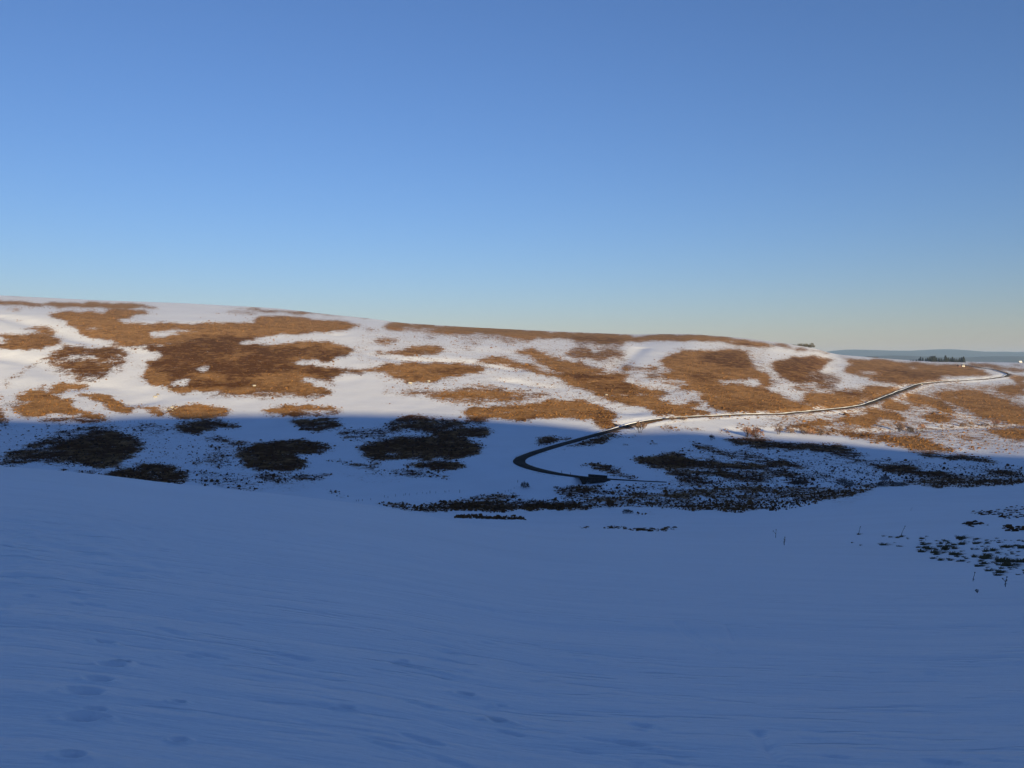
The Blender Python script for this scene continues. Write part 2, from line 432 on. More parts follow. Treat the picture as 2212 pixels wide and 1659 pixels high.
 (2, .5, .2, [(890,805),(960,805),(950,825),(890,820)]),
 (2, 1, G, [(30,850),(100,830),(220,818),(450,825),(520,835),(650,840),(580,870),(400,860),(200,870),(60,870)]), (2, .4, .5, [(200,868),(400,850),(620,845),(600,862),(400,872),(220,880)]),
 (2, .9, Dk, [(50,890),(250,882),(450,878),(620,862),(500,888),(250,905),(100,905)]),
 (2, .85, Dk, [(230,940),(300,920),(450,905),(560,920),(620,950),(560,980),(420,1010),(300,990)]),
 (2, .58, Dk, [(560,1010),(680,980),(800,985),(900,990),(960,1030),(850,1050),(700,1060),(560,1080),(620,1040)]),
 (2, .84, Dk, [(890,950),(1000,910),(1100,890),(1180,895),(1250,920),(1350,935),(1500,915),(1650,915),(1600,935),(1450,975),(1300,985),(1290,1000),(1400,985),(1600,970),(1640,1000),(1620,1040),(1450,1045),(1300,1040),(1180,1010),(900,1000)]),
 (2, 1, Dk, [(1170,985),(1290,1000),(1400,985),(1620,980),(1620,1035),(1450,1045),(1300,1055),(1200,1020)]),
 (2, .55, Dk, [(720,1105),(800,1070),(900,1050),(950,1040),(900,1010),(1180,1010),(1200,1060)]),
 (2, 1, Dk, [(710,1110),(800,1075),(1000,1055),(1200,1050),(1300,1040),(1400,1045),(1500,1070),(1580,1110),(1560,1160),(1450,1190),(1300,1195),(1200,1210),(1050,1205),(900,1210),(780,1200),(740,1150)]),
 (2, 0, 0, [(880,1155),(1000,1148),(1015,1165),(920,1172)]), (2, 0, 0, [(910,1030),(1000,1015),(1180,1015),(1190,1030),(1050,1042),(930,1045)]),
 (2, .85, Dk, [(760,1190),(880,1230),(860,1240),(790,1215)]), (2, 1, Dk, [(1000,1240),(1200,1215),(1400,1215),(1450,1215),(1480,1240),(1400,1275),(1250,1272),(1080,1255)]),
 (2, .9, Dk, [(480,1195),(700,1228),(860,1248),(820,1270),(680,1243),(490,1207)]),
 (2, .6, Dk, [(880,1280),(1050,1270),(1250,1290),(1350,1310),(1350,1340),(1200,1330),(1000,1310)]), (2, .25, Dk, [(700,1265),(900,1270),(1000,1310),(850,1310)]),
 (2, 1, Dk, [(0,1080),(200,1065),(350,1065),(450,1085),(550,1125),(430,1160),(280,1185),(340,1210),(370,1265),(200,1285),(0,1275)]),
 (2, .62, Dk, [(0,1290),(160,1310),(260,1295),(400,1310),(540,1300),(500,1330),(400,1360),(250,1350),(0,1380)]),
 (2, .2, Dk, [(0,1340),(300,1360),(400,1400),(350,1440),(200,1420),(0,1420)]), (2, .34, Dk, [(480,1405),(660,1460),(600,1472),(480,1430)]),
 (2, .14, Dk, [(540,1290),(900,1290),(1100,1330),(1000,1380),(700,1360)]),
 (2, 1, Dk, [(830,1508),(1000,1508),(1100,1515),(1000,1524),(870,1522)]),
 (2, .5, .65, [(900,1540),(1050,1525),(1150,1520),(1250,1500),(1400,1480),(1500,1465),(1650,1455),(1788,1445),(1788,1555),(1600,1555),(1450,1555),(1250,1565),(1100,1565),(1000,1550)]),
 (2, .97, Dk, [(1100,1560),(1300,1535),(1500,1515),(1788,1505),(1788,1550),(1500,1555),(1250,1568)]), (2, .95, Dk, [(1480,1470),(1600,1450),(1788,1443),(1788,1455),(1600,1462)]),
 (2, .6, Dk, [(1380,1600),(1500,1595),(1620,1600),(1788,1605),(1788,1635),(1650,1625),(1560,1620)]),
 # third zone
 (3, 1, G, [(0,30),(250,45),(500,60),(880,70),(1100,70),(1300,75),(1500,85),(1650,105),(1788,120),(1788,138),(1500,120),(1300,115),(1000,105),(850,110),(700,130),(550,115),(450,100),(300,85),(180,95),(120,95),(0,92)]),
 (3, 1, .75, [(320,85),(600,80),(900,100),(860,118),(700,130),(510,112)]), (3, 0, 0, [(1280,106),(1580,112),(1580,118),(1300,113)]), (3, 0, 0, [(240,60),(290,60),(280,72)]), (3, 1, .7, [(1480,118),(1788,138),(1788,158),(1600,142)]),
 (3, .5, .6, [(400,110),(800,130),(760,170),(640,140),(500,150)]), (3, .4, .4, [(0,92),(140,100),(120,125),(0,120)]),
 (3, .86, .3, [(20,190),(130,165),(250,180),(240,210),(330,235),(400,265),(500,275),(620,300),(660,330),(450,335),(350,330),(260,290),(180,260),(140,230)]),
 (3, .74, .55, [(380,190),(500,160),(720,165),(800,200),(790,250),(700,270),(560,250),(420,230)]), (3, 0, 0, [(560,175),(630,175),(620,192),(575,192)]), (3, .3, .6, [(620,240),(800,210),(850,280),(740,300)]),
 (3, .95, .3, [(0,255),(100,275),(190,300),(210,330),(300,335),(500,335),(700,335),(840,350),(760,370),(740,390),(850,410),(950,445),(1080,475),(1060,490),(900,485),(620,500),(600,480),(500,440),(380,420),(380,390),(230,350),(100,310),(0,295)]),
 (3, 1, .95, [(350,340),(600,335),(820,350),(700,380),(420,378)]), (3, .85, .7, [(500,400),(740,395),(900,440),(800,470),(600,450)]),
 (3, .9, .3, [(740,300),(800,285),(900,300),(1000,290),(1050,310),(900,325),(780,320)]),
 (3, 1, .3, [(1050,240),(1100,195),(1250,170),(1350,180),(1500,172),(1620,185),(1640,220),(1620,240),(1660,270),(1690,300),(1700,330),(1788,360),(1788,430),(1700,410),(1640,380),(1500,370),(1410,380),(1400,400),(1500,420),(1700,440),(1788,455),(1788,600),(1600,605),(1430,605),(1370,560),(1340,520),(1240,470),(1190,450),(1100,400),(1020,360),(1080,340),(1180,325),(1100,290),(1060,260)]),
 (3, 1, .85, [(1300,200),(1600,180),(1690,300),(1550,310),(1350,250)]), (3, 1, .6, [(1250,330),(1450,340),(1400,400),(1250,380)]), (3, 1, .55, [(1430,570),(1788,545),(1788,598),(1500,604)]),
 (3, .1, .3, [(1450,325),(1550,325),(1585,345),(1480,345)]), (3, 0, 0, [(1640,370),(1700,375),(1765,405),(1700,417)]), (3, .1, .3, [(1470,552),(1600,545),(1670,538),(1600,552)]),
 (3, 0, 0, [(1020,348),(1100,373),(1250,383),(1285,396),(1100,393)]), (3, 0, 0, [(1130,398),(1230,413),(1240,432),(1160,427)]), (3, .1, .3, [(1290,470),(1400,478),(1520,505),(1400,490)]),
 (3, 0, 0, [(1200,448),(1300,473),(1380,528),(1420,548),(1350,525),(1290,495)]), (3, .9, .9, [(905,340),(1000,345),(1020,370),(950,370)]),
 (3, 1, .25, [(620,510),(800,500),(1000,495),(1050,500),(1030,545),(1160,550),(1230,580),(1280,590),(1380,600),(1380,615),(1100,630),(990,625),(1000,600),(940,575),(840,560),(740,530)]),
 (3, .9, .3, [(1220,545),(1260,530),(1330,550),(1310,570),(1240,570)]), (3, .15, .2, [(640,500),(850,490),(1090,488),(1090,496),(850,498),(650,508)]),
 (3, 1, .15, [(0,570),(100,555),(300,530),(420,525),(540,545),(640,575),(690,610),(700,650),(740,690),(690,720),(600,710),(540,670),(400,645),(250,650),(150,660),(70,670),(0,665)]), (3, .1, 0, [(110,588),(240,600),(200,612)]),
 (3, 1, .5, [(500,600),(690,610),(740,690),(690,720),(600,700)]),
 (3, .55, .4, [(0,460),(150,460),(280,480),(200,510),(0,540)]), (3, .8, .6, [(0,652),(150,655),(60,674),(0,672)]),
 (3, .9, .2, [(1050,680),(1120,720),(1200,740),(1130,737),(1070,718)]), (3, .6, .3, [(1150,690),(1350,735),(1330,748),(1200,712)]), (3, .7, .3, [(1380,720),(1530,752),(1500,768)]),
 (3, .35, .6, [(1520,690),(1700,705),(1788,680),(1788,725),(1600,745)]), (3, .85, .5, [(1020,656),(1200,650),(1240,660),(1100,672)]), (3, .7, .5, [(1240,645),(1788,630),(1788,637),(1300,655)]),
 (3, .97, .8, [(520,800),(700,765),(830,738),(800,752),(600,820),(400,862),(250,892),(150,932),(160,915),(300,878)]), (3, .9, .8, [(510,840),(560,820),(630,828),(580,845)]),
 (3, .97, Dk, [(180,830),(210,790),(280,770),(350,780),(415,800),(330,810),(270,830),(220,850)]), (3, .9, Dk, [(410,745),(430,750),(440,760),(425,760)]),
 (3, 1, Dk, [(500,980),(560,965),(640,970),(720,1000),(650,1020),(580,1010)]), (3, .9, Dk, [(455,978),(520,985),(500,992)]), (3, .9, Dk, [(640,1020),(720,1000),(760,1030),(900,1075),(880,1085),(740,1060)]), (3, .7, Dk, [(700,998),(770,1000),(760,1010)]),
 (3, 1, Dk, [(815,935),(900,920),(1050,895),(1120,885),(1180,890),(1220,935),(1330,940),(1400,925),(1450,960),(1600,965),(1788,970),(1788,1015),(1600,1010),(1400,1000),(1200,1005),(1000,1000),(900,965)]),
 (3, .82, Dk, [(1080,1020),(1300,1010),(1600,1030),(1788,1030),(1788,1100),(1650,1100),(1500,1085),(1420,1110),(1300,1110),(1150,1075)]), (3, .1, Dk, [(1200,1043),(1400,1058),(1650,1103),(1500,1105),(1420,1092)]), (3, .1, Dk, [(1100,1000),(1400,1003),(1600,1016),(1788,1018),(1788,1024),(1500,1022),(1250,1010)]),
 (3, .62, Dk, [(1170,780),(1250,810),(1400,850),(1500,880),(1788,920),(1788,960),(1500,920),(1330,870)]), (3, .98, Dk, [(1440,795),(1600,790),(1788,790),(1788,862),(1650,850),(1530,830)]), (3, .75, Dk, [(1530,830),(1600,860),(1700,900),(1640,890)]),
 (3, .9, Dk, [(1240,820),(1330,845),(1500,890),(1480,895),(1330,865)]),
 (3, 1, Dk, [(790,775),(880,768),(860,790)]), (3, 1, Dk, [(770,830),(810,828),(800,842)]), (3, .9, Dk, [(935,813),(1000,825),(1015,840),(975,850)]), (3, .7, Dk, [(780,858),(830,860),(800,866)]),
 (3, .75, Dk, [(950,1090),(1200,1105),(1410,1110),(1100,1100)]), (3, .95, Dk, [(110,950),(135,965),(150,995),(125,985)]),
 (3, .8, Dk, [(300,1150),(420,1130),(520,1108),(660,1100),(640,1138),(480,1172),(380,1190),(330,1180)]), (3, .4, Dk, [(380,1190),(640,1140),(800,1140),(1000,1120),(1000,1150),(800,1190),(600,1210),(450,1225),(340,1215)]), (3, 0, 0, [(380,1146),(520,1132),(640,1126),(640,1130),(500,1138)]),
 (3, .75, Dk, [(0,1180),(80,1180),(40,1200),(0,1200)]), (3, .50, .6, [(0,1245),(150,1230),(300,1235),(500,1215),(800,1190),(1000,1165),(1200,1145),(1400,1130),(1788,1115),(1788,1250),(1700,1300),(1600,1310),(1500,1310),(1300,1290),(1150,1290),(900,1265),(700,1275),(550,1285),(450,1285),(200,1290),(0,1290)]),
 (3, .74, .55, [(500,1215),(800,1190),(1400,1130),(1788,1115),(1788,1150),(1400,1175),(900,1215),(560,1240)]), (3, .97, Dk, [(0,1240),(450,1240),(560,1285),(200,1290),(0,1290)]),
 (3, .3, .6, [(560,1110),(1200,1105),(1788,1110),(1788,1120),(1000,1160)]), (3, .25, Dk, [(0,1200),(300,1215),(350,1235),(0,1245)]),
 (3, .95, Dk, [(870,1313),(1020,1320),(900,1327)]), (3, .85, Dk, [(1060,1327),(1150,1334),(1080,1337)]), (3, .6, Dk, [(640,1315),(740,1312),(700,1318)]),
 (3, .7, Dk, [(340,1406),(500,1406),(700,1410),(900,1423),(1170,1418),(1170,1437),(900,1442),(700,1427)]), (3, .38, Dk, [(0,1340),(50,1345),(170,1355),(60,1380),(0,1370)]),
 # fourth zone
 (4, .97, .8, [(30,280),(80,245),(200,225),(300,215),(450,240),(400,260),(390,290),(320,315),(270,330),(260,350),(300,380),(330,400),(200,400),(100,360),(60,345),(60,310)]), (4, .55, .8, [(300,320),(420,330),(520,400),(450,450),(300,390),(270,340)]),
 (4, .66, .7, [(330,390),(430,440),(560,460),(700,470),(740,520),(600,510),(500,480),(400,450),(340,430)]), (4, .8, .5, [(0,385),(50,400),(60,420),(0,415)]),
 (4, .85, .5, [(150,430),(300,440),(340,465),(260,470)]), (4, .9, .5, [(150,385),(330,430),(350,445),(180,400)]), (4, .9, .9, [(0,140),(80,155),(30,165),(0,162)]),
 (4, 1, .15, [(0,465),(80,485),(110,520),(220,540),(330,570),(300,590),(100,597),(0,602)]), (4, 1, .15, [(260,500),(320,470),(420,470),(540,490),(650,540),(640,560),(500,570),(420,575),(340,550),(260,530)]),
 (4, .98, .3, [(500,215),(600,235),(760,240),(900,255),(1100,263),(1300,270),(1450,300),(1540,325),(1570,345),(1400,362),(1200,372),(1100,387),(1000,410),(920,415),(860,390),(700,375),(600,345),(540,330),(520,310),(600,290),(560,240)]),
 (4, .95, .75, [(640,270),(900,310),(1300,345),(1200,365),(1000,380),(900,350),(760,310)]), (4, .8, .6, [(700,340),(900,370),(920,410),(760,380)]),
 (4, 0, 0, [(955,283),(1060,291),(1075,304),(980,305)]), (4, 0, 0, [(660,246),(735,258),(680,260)]), (4, .15, .2, [(1080,256),(1250,260),(1390,272),(1350,286),(1200,280)]), (4, .15, .3, [(600,328),(650,313),(800,343),(760,360)]), (4, .15, .3, [(630,395),(750,388),(900,413),(1010,430),(950,442),(800,412)]),
 (4, .1, .3, [(1195,352),(1300,353),(1280,372),(1220,367)]), (4, 0, 0, [(1330,355),(1500,363),(1350,378)]), (4, 0, 0, [(910,257),(965,265),(930,270)]), (4, .1, .3, [(1210,322),(1250,324),(1230,330)]), (4, 0, 0, [(560,335),(700,372),(830,412),(980,440),(960,446),(780,416),(640,372)]),
 (4, .85, .3, [(700,415),(860,430),(930,440),(900,465),(780,500),(740,520),(660,440)]), (4, .1, .2, [(690,468),(800,470),(760,480)]),
 (4, 1, .2, [(940,485),(1060,490),(1160,510),(1250,560),(1305,605),(1250,615),(1200,590),(1150,560),(1050,555),(990,530)]), (4, 1, .2, [(810,535),(860,525),(980,560),(1000,590),(880,590),(820,560)]),
 (4, 1, .2, [(690,570),(780,590),(870,620),(975,645),(940,665),(830,650),(740,640),(760,665),(680,715),(620,700),(560,680),(480,655),(600,640),(700,620)]), (4, 1, .3, [(1070,620),(1180,630),(1300,660),(1270,675),(1150,665)]),
 (4, 1, .25, [(1130,470),(1300,460),(1400,455),(1500,470),(1580,510),(1788,530),(1788,720),(1760,700),(1600,670),(1490,640),(1470,620),(1350,570),(1240,520)]), (4, 0, 0, [(1235,488),(1300,493),(1365,515),(1300,514)]), (4, 0, 0, [(1495,576),(1600,608),(1675,630),(1640,637),(1560,602)]),
 (4, .3, .4, [(1490,450),(1620,490),(1788,510),(1788,600),(1700,570),(1680,540),(1560,500)]), (4, 1, .3, [(1640,430),(1788,420),(1788,490),(1700,490),(1600,460)]), (4, .95, .2, [(1690,360),(1788,350),(1788,410),(1700,400)]), (4, .6, .2, [(1460,425),(1640,430),(1500,447)]),
 (4, .9, .2, [(1380,262),(1560,268),(1650,290),(1788,310),(1788,335),(1650,312),(1450,285)]), (4, .7, .2, [(1788,262),(1660,266),(1788,292)]), (4, .15, .2, [(1570,268),(1700,276),(1690,300),(1600,285)]), (4, .4, .3, [(1080,425),(1450,425),(1300,440),(1150,440)]),
 (4, .35, .3, [(1060,380),(1420,392),(1400,408),(1100,415)]),
 (4, .95, .5, [(0,118),(150,140),(300,170),(425,190),(425,199),(280,180),(120,152),(0,128)]), (4, .9, .4, [(480,205),(560,225),(640,240),(560,235)]),
 (4, .95, .3, [(270,665),(480,680),(400,700),(280,685)]), (4, .45, .8, [(100,680),(250,700),(560,740),(700,770),(500,780),(250,760),(50,730),(0,690)]), (4, .88, .5, [(400,740),(700,760),(860,770),(900,840),(740,800),(600,785)]),
 (4, .85, .5, [(200,705),(330,695),(400,720),(380,760),(300,750),(220,740)]),
 (4, 1, .2, [(870,775),(1050,785),(1150,820),(1250,850),(1320,890),(1150,880),(1000,885),(960,860),(880,810)]), (4, .1, .2, [(975,815),(1040,817),(1030,824)]), (4, .85, .2, [(1150,765),(1230,762),(1200,776)]), (4, .65, .2, [(1280,765),(1400,765),(1460,785),(1400,800)]),
 (4, .45, .3, [(1400,820),(1550,820),(1560,850),(1430,850)]), (4, .95, .2, [(1540,735),(1650,735),(1788,725),(1788,820),(1700,800),(1560,770),(1640,790)]), (4, .42, .9, [(880,710),(1080,710),(1200,720),(1150,745),(980,755)]), (4, .5, .9, [(1330,690),(1430,685),(1440,715),(1350,715)]),
 (4, .35, .6, [(1700,830),(1788,835),(1788,860)]),
 (4, .95, Dk, [(0,800),(150,830),(300,825),(500,840),(600,860),(600,890),(700,915),(550,925),(400,900),(300,880),(150,880),(0,860)]), (4, .62, Dk, [(300,880),(600,910),(750,960),(600,960),(500,920)]),
 (4, .92, Dk, [(0,930),(100,950),(250,975),(300,990),(200,1000),(50,1000),(0,1020)]), (4, .92, Dk, [(0,1010),(250,1040),(280,1055),(100,1060),(0,1080)]), (4, .92, Dk, [(150,1080),(250,1070),(290,1095),(250,1110),(100,1110)]), (4, .65, Dk, [(310,1040),(500,1045),(420,1075),(330,1060)]),
 (4, .97, Dk, [(640,960),(800,975),(960,980),(1100,1010),(1350,1055),(1300,1080),(1100,1055),(900,1035),(750,1000)]), (4, .38, Dk, [(600,930),(900,940),(1200,980),(1400,1000),(1350,1010),(1100,980),(800,960)]),
 (4, 1, Dk, [(980,886),(1150,898),(1400,915),(1650,960),(1600,967),(1300,937),(1100,917)]), (4, .92, Dk, [(1450,1000),(1600,1010),(1788,1030),(1788,1060),(1650,1055),(1500,1020)]), (4, .42, Dk, [(1560,980),(1788,990),(1788,1000),(1650,998)]),
 (4, .3, Dk, [(1400,1040),(1788,1065),(1788,1080),(1500,1070)]),
 (4, .66, .65, [(500,1110),(760,1110),(900,1090),(1100,1075),(1400,1060),(1600,1085),(1788,1075),(1788,1105),(1600,1120),(1450,1135),(1200,1135),(1000,1120),(740,1130)]),
 (4, .56, .6, [(0,1130),(200,1125),(450,1130),(740,1130),(720,1160),(600,1190),(450,1220),(350,1235),(250,1230),(150,1210),(0,1200)]), (4, .36, Dk, [(0,1200),(200,1220),(400,1240),(300,1250),(150,1290),(0,1300)]), (4, .2, Dk, [(450,1215),(700,1170),(760,1185),(600,1240),(450,1260)]),
 (4, .4, Dk, [(1220,1325),(1260,1316),(1290,1330),(1240,1335)]), (4, .82, Dk, [(1390,1302),(1500,1296),(1600,1308),(1788,1318),(1788,1345),(1600,1332),(1450,1322)]), (4, .5, Dk, [(1330,1338),(1400,1332),(1450,1342),(1380,1347)]), (4, .5, Dk, [(1540,1341),(1700,1343),(1690,1352)]),
 (4, .6, Dk, [(1560,1285),(1700,1270),(1788,1266),(1788,1292),(1650,1302)]), (4, .5, Dk, [(1330,1368),(1500,1376),(1580,1410),(1440,1417),(1400,1400)]), (4, .6, Dk, [(1600,1408),(1788,1398),(1788,1447),(1700,1442)]),
]
MX, MY0, MY1 = 2212, 630, 1260               # raster of the traced cover, 1 px cells
def raster():
    H, W = MY1 - MY0, MX
    cov = np.zeros((H, W), np.float32); ton = np.full((H, W), 0.4, np.float32)
    for zone, dens, tone, pts in PATCH:
        P = np.array(zp(zone, pts))
        edge = zone and np.isin(np.array(pts)[:, 0], (0, 1788))
        P[:, 0] = np.where(edge & (np.array(pts)[:, 0] == 0), P[:, 0] - 1, P[:, 0]) if zone else P[:, 0]
        P[:, 0] = np.where(edge & (np.array(pts)[:, 0] == 1788), P[:, 0] + 1, P[:, 0]) if zone else P[:, 0]
        x0, x1 = int(max(0, P[:, 0].min() - 1)), int(min(W, P[:, 0].max() + 2))
        y0, y1 = int(max(MY0, P[:, 1].min() - 1)), int(min(MY1, P[:, 1].max() + 2))
        if x1 <= x0 or y1 <= y0: continue
        X, Yy = np.meshgrid(np.arange(x0, x1) + .5, np.arange(y0, y1) + .5)
        wob = 6.0 * fbm(X / 22, Yy / 8, 5, 4)                  # ragged outlines
        X = X + 17 * fbm(X / 17 + 9, Yy / 6, 8, 4); Yq = Yy + wob + 3.4 * fbm(X / 6, Yy / 2.6, 14, 2)
        ins = np.zeros(X.shape, bool)
        for (ax, ay), (bx, by) in zip(P, np.roll(P, -1, 0)):
            if ay == by: continue
            c = ((ay > Yq) != (by > Yq)) & (X < (bx - ax) * (Yq - ay) / (by - ay) + ax)
            ins ^= c
        sub = cov[y0 - MY0:y1 - MY0, x0:x1]; sub[ins] = dens
        if dens > 0.2:
            st = ton[y0 - MY0:y1 - MY0, x0:x1]; st[ins] = tone
    def blur(a, sx, sy):
        for ax, s in ((1, sx), (0, sy)):
            r = int(3 * s + 1); k = np.exp(-np.arange(-r, r + 1) ** 2 / (2 * s * s)); k /= k.sum()
            p = np.pad(a, [(r, r) if i == ax else (0, 0) for i in (0, 1)], mode='edge')
            a = sum(k[i] * (p[:, i:i + a.shape[1]] if ax == 1 else p[i:i + a.shape[0], :]) for i in range(2 * r + 1))
        return a
    yy = np.arange(MY0, MY1)[:, None]
    w = .13
    c = w * blur(cov, 2.0, 1.0) + (.82 - w) * (blur(cov, 6.5, 3.0) * (1 - sstep(890, 940, yy)) + blur(cov, 8, 3.2) * sstep(890, 940, yy)) + .18 * blur(cov, 38, 9)
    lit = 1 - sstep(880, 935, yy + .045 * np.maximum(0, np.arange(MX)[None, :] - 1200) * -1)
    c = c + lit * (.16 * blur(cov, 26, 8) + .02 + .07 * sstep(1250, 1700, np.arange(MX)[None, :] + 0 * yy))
    return np.clip(c, 0, 1), blur(ton, 7, 3)
COV, TON = raster()
def sample(A, px, py):
    i = np.clip(px - .5, 0, MX - 1.001); j = np.clip(py - MY0 - .5, 0, MY1 - MY0 - 1.001)
    i0 = i.astype(int); j0 = j.astype(int); fi = i - i0; fj = j - j0
    return (A[j0, i0] * (1 - fi) + A[j0, i0 + 1] * fi) * (1 - fj) + (A[j0 + 1, i0] * (1 - fi) + A[j0 + 1, i0 + 1] * fi) * fj
def cover_tone(x, y, z):
    """what grows at a place: traced where the photograph shows the ground, broken patches elsewhere"""
    px, py = project(x, y, z)
    inside = (y > 200) & (px > 2) & (px < 2210) & (py < MY1 - 2)
    r = np.hypot(x, y)
    pat = fbm(x / 90, y / 60, 40, 3)
    rc = sstep(-.05, .25, pat) * sstep(250, 400, r) * (y > -50)
    rt = 0.45 + 0.9 * fbm(x / 60, y / 60, 47, 2)
    side = np.clip((np.abs(px - 1106) - 1166) / 120, 0, 1)
    cc = np.where(y > 30, sample(COV, px, py), 0) * (1 - side) + rc * side
    cc = cc * (.45 + .55 * sstep(150, 270, np.where(y > 0, y, 0))) * np.where((y < 240) & (px < 1210), 0, 1)
    tt = np.where(y > 30, sample(TON, px, py), .5) * (1 - side) + np.clip(rt, 0, 1) * side
    return np.where(y > 30, cc, rc), tt

# ------------------------------------------------------------------ road course
ROAD_P = zp(3, [(1080, 1099), (950, 1093), (820, 1086), (660, 1076), (520, 1066), (400, 1053), (330, 1043), (250, 1028), (150, 1005), (75, 980), (45, 955), (62, 930), (115, 908),
                (250, 864), (400, 820), (550, 778), (700, 738), (830, 700), (950, 673), (1100, 653), (1300, 640), (1500, 632), (1788, 624)]) + \
         zp(4, [(200, 613), (400, 595), (500, 585), (600, 573), (700, 552), (800, 515), (900, 475), (1000, 436), (1060, 415), (1200, 399), (1400, 385), (1550, 374), (1640, 362), (1682, 347), (1640, 331), (1550, 308), (1450, 293), (1370, 281)])
def catmull(P, step):
    P = np.array(P); out = []
    Q = np.vstack([2 * P[0] - P[1], P, 2 * P[-1] - P[-2]])
    for i in range(1, len(Q) - 2):
        L = np.linalg.norm(Q[i + 1] - Q[i]); n = max(2, int(L / step))
        t = np.linspace(0, 1, n, endpoint=False)[:, None]
        p0, p1, p2, p3 = Q[i - 1], Q[i], Q[i + 1], Q[i + 2]
        out.append(.5 * ((2 * p1) + (-p0 + p2) * t + (2 * p0 - 5 * p1 + 4 * p2 - p3) * t ** 2 + (-p0 + 3 * p1 - 3 * p2 + p3) * t ** 3))
    out.append(P[-1:])
    return np.vstack(out)
def smooth_line(A, n):
    for _ in range(n):
        B = A.copy(); B[1:-1] = .25 * A[:-2] + .5 * A[1:-1] + .25 * A[2:]; A = B
    return A
road_xy = catmull(hits(ROAD_P), 2.5)
road_xy = smooth_line(road_xy, 6)
rz = front(road_xy[:, 0], road_xy[:, 1])
road_z = smooth_line(rz[:, None], 12)[:, 0] + 0.25
tg = np.gradient(road_xy, axis=0); tg /= np.linalg.norm(tg, axis=1)[:, None] + 1e-9
nrm = np.stack([-tg[:, 1], tg[:, 0]], 1)

_ax = int(np.argmin(road_xy[:, 0] / road_xy[:, 1]))
_b0, _b1 = hit(1228, 1036), hit(1310, 1041)
BK0 = int(np.argmin(np.hypot(road_xy[:_ax, 0] - _b0[0], road_xy[:_ax, 1] - _b0[1]))); BK1 = int(np.argmin(np.hypot(road_xy[:_ax, 0] - _b1[0], road_xy[:_ax, 1] - _b1[1])))
BP0, BP1 = road_xy[BK0], road_xy[BK1]
if BP1[0] < BP0[0]: BP0, BP1, BK0, BK1 = BP1, BP0, BK1, BK0
BL = float(np.linalg.norm(BP1 - BP0)); BD = (BP1 - BP0) / BL; BN = np.array([-BD[1], BD[0]])
if BN[1] < 0: BN = -BN
BM = (BP0 + BP1) / 2
def dig(x, y, z):
    a = (x - BM[0]) * BD[0] + (y - BM[1]) * BD[1]; b = -((x - BM[0]) * BN[0] + (y - BM[1]) * BN[1])
    w = (1 - sstep(BL / 2 - .3, BL / 2 + 3, np.abs(a + .4))) * sstep(.9, 1.5, b) * (1 - sstep(9, 22, b))
    return z - (3.0 - 1.7 * np.clip(a / BL + .5, 0, 1)) * w
def grade(x, y, z): return dig(x, y, grade0(x, y, z))
def grade0(x, y, z):
    """cut the land to the road"""
    sel = np.where((np.abs(x) < 1300) & (y > 330) & (y < 2300))[0]
    px, py = project(x[sel], y[sel], z[sel])
    sel = sel[(px > 1000) & (px < 2330) & (py < 1075)]
    zo = z.copy()
    for a in range(0, len(sel), 3000):
        s = sel[a:a + 3000]
        d = np.hypot(x[s][:, None] - road_xy[None, :, 0], y[s][:, None] - road_xy[None, :, 1])
        k = d.argmin(1); dm = d[np.arange(len(s)), k]
        w = 1 - sstep(4.5, 14, dm)
        zo[s] = z[s] * (1 - w) + (road_z[k] - 0.35) * w
    return zo

# ------------------------------------------------------------------ materials
def mat(name):
    m = bpy.data.materials.new(name); m.use_nodes = True
    nt = m.node_tree
    return m, nt, nt.nodes['Principled BSDF']
def node(nt, t, **kw):
    n = nt.nodes.new(t)
    for k, v in kw.items():
        if k in n.inputs: n.inputs[k].default_value = v
        else: setattr(n, k, v)
    return n
def mixc(nt, fac, a, b):
    n = nt.nodes.new('ShaderNodeMix'); n.data_type = 'RGBA'
    for s, v in ((0, fac), (6, a), (7, b)):
        if hasattr(v, 'is_output'): nt.links.new(v, n.inputs[s])
        else: n.inputs[s].default_value = v
    return n.outputs[2]
def math_n(nt, op, a, b=None, c=None, clamp=False):
    n = nt.nodes.new('ShaderNodeMath'); n.operation = op; n.use_clamp = clamp
    for i, v in enumerate((a, b, c)):
        if v is None: continue
        if hasattr(v, 'is_output'): nt.links.new(v, n.inputs[i])
        else: n.inputs[i].default_value = v
    return n.outputs[0]
def noise(nt, co, scale, detail=2, rough=.5):
    n = node(nt, 'ShaderNodeTexNoise', Scale=scale, Detail=detail, Roughness=rough)
    nt.links.new(co, n.inputs['Vector'])
    return n.outputs[0]
def mrange(nt, v, a, b, c=0.0, d=1.0):
    n = nt.nodes.new('ShaderNodeMapRange'); n.clamp = True
    for i, q in enumerate((v, a, b, c, d)):
        if hasattr(q, 'is_output'): nt.links.new(q, n.inputs[i])
        else: n.inputs[i].default_value = q
    return n.outputs[0]
C4 = lambda r, g, b: (r, g, b, 1)

SNOW = C4(.80, .83, .88)
GRASS = C4(.40, .222, .092)
HEATH = C4(.095, .040, .014)

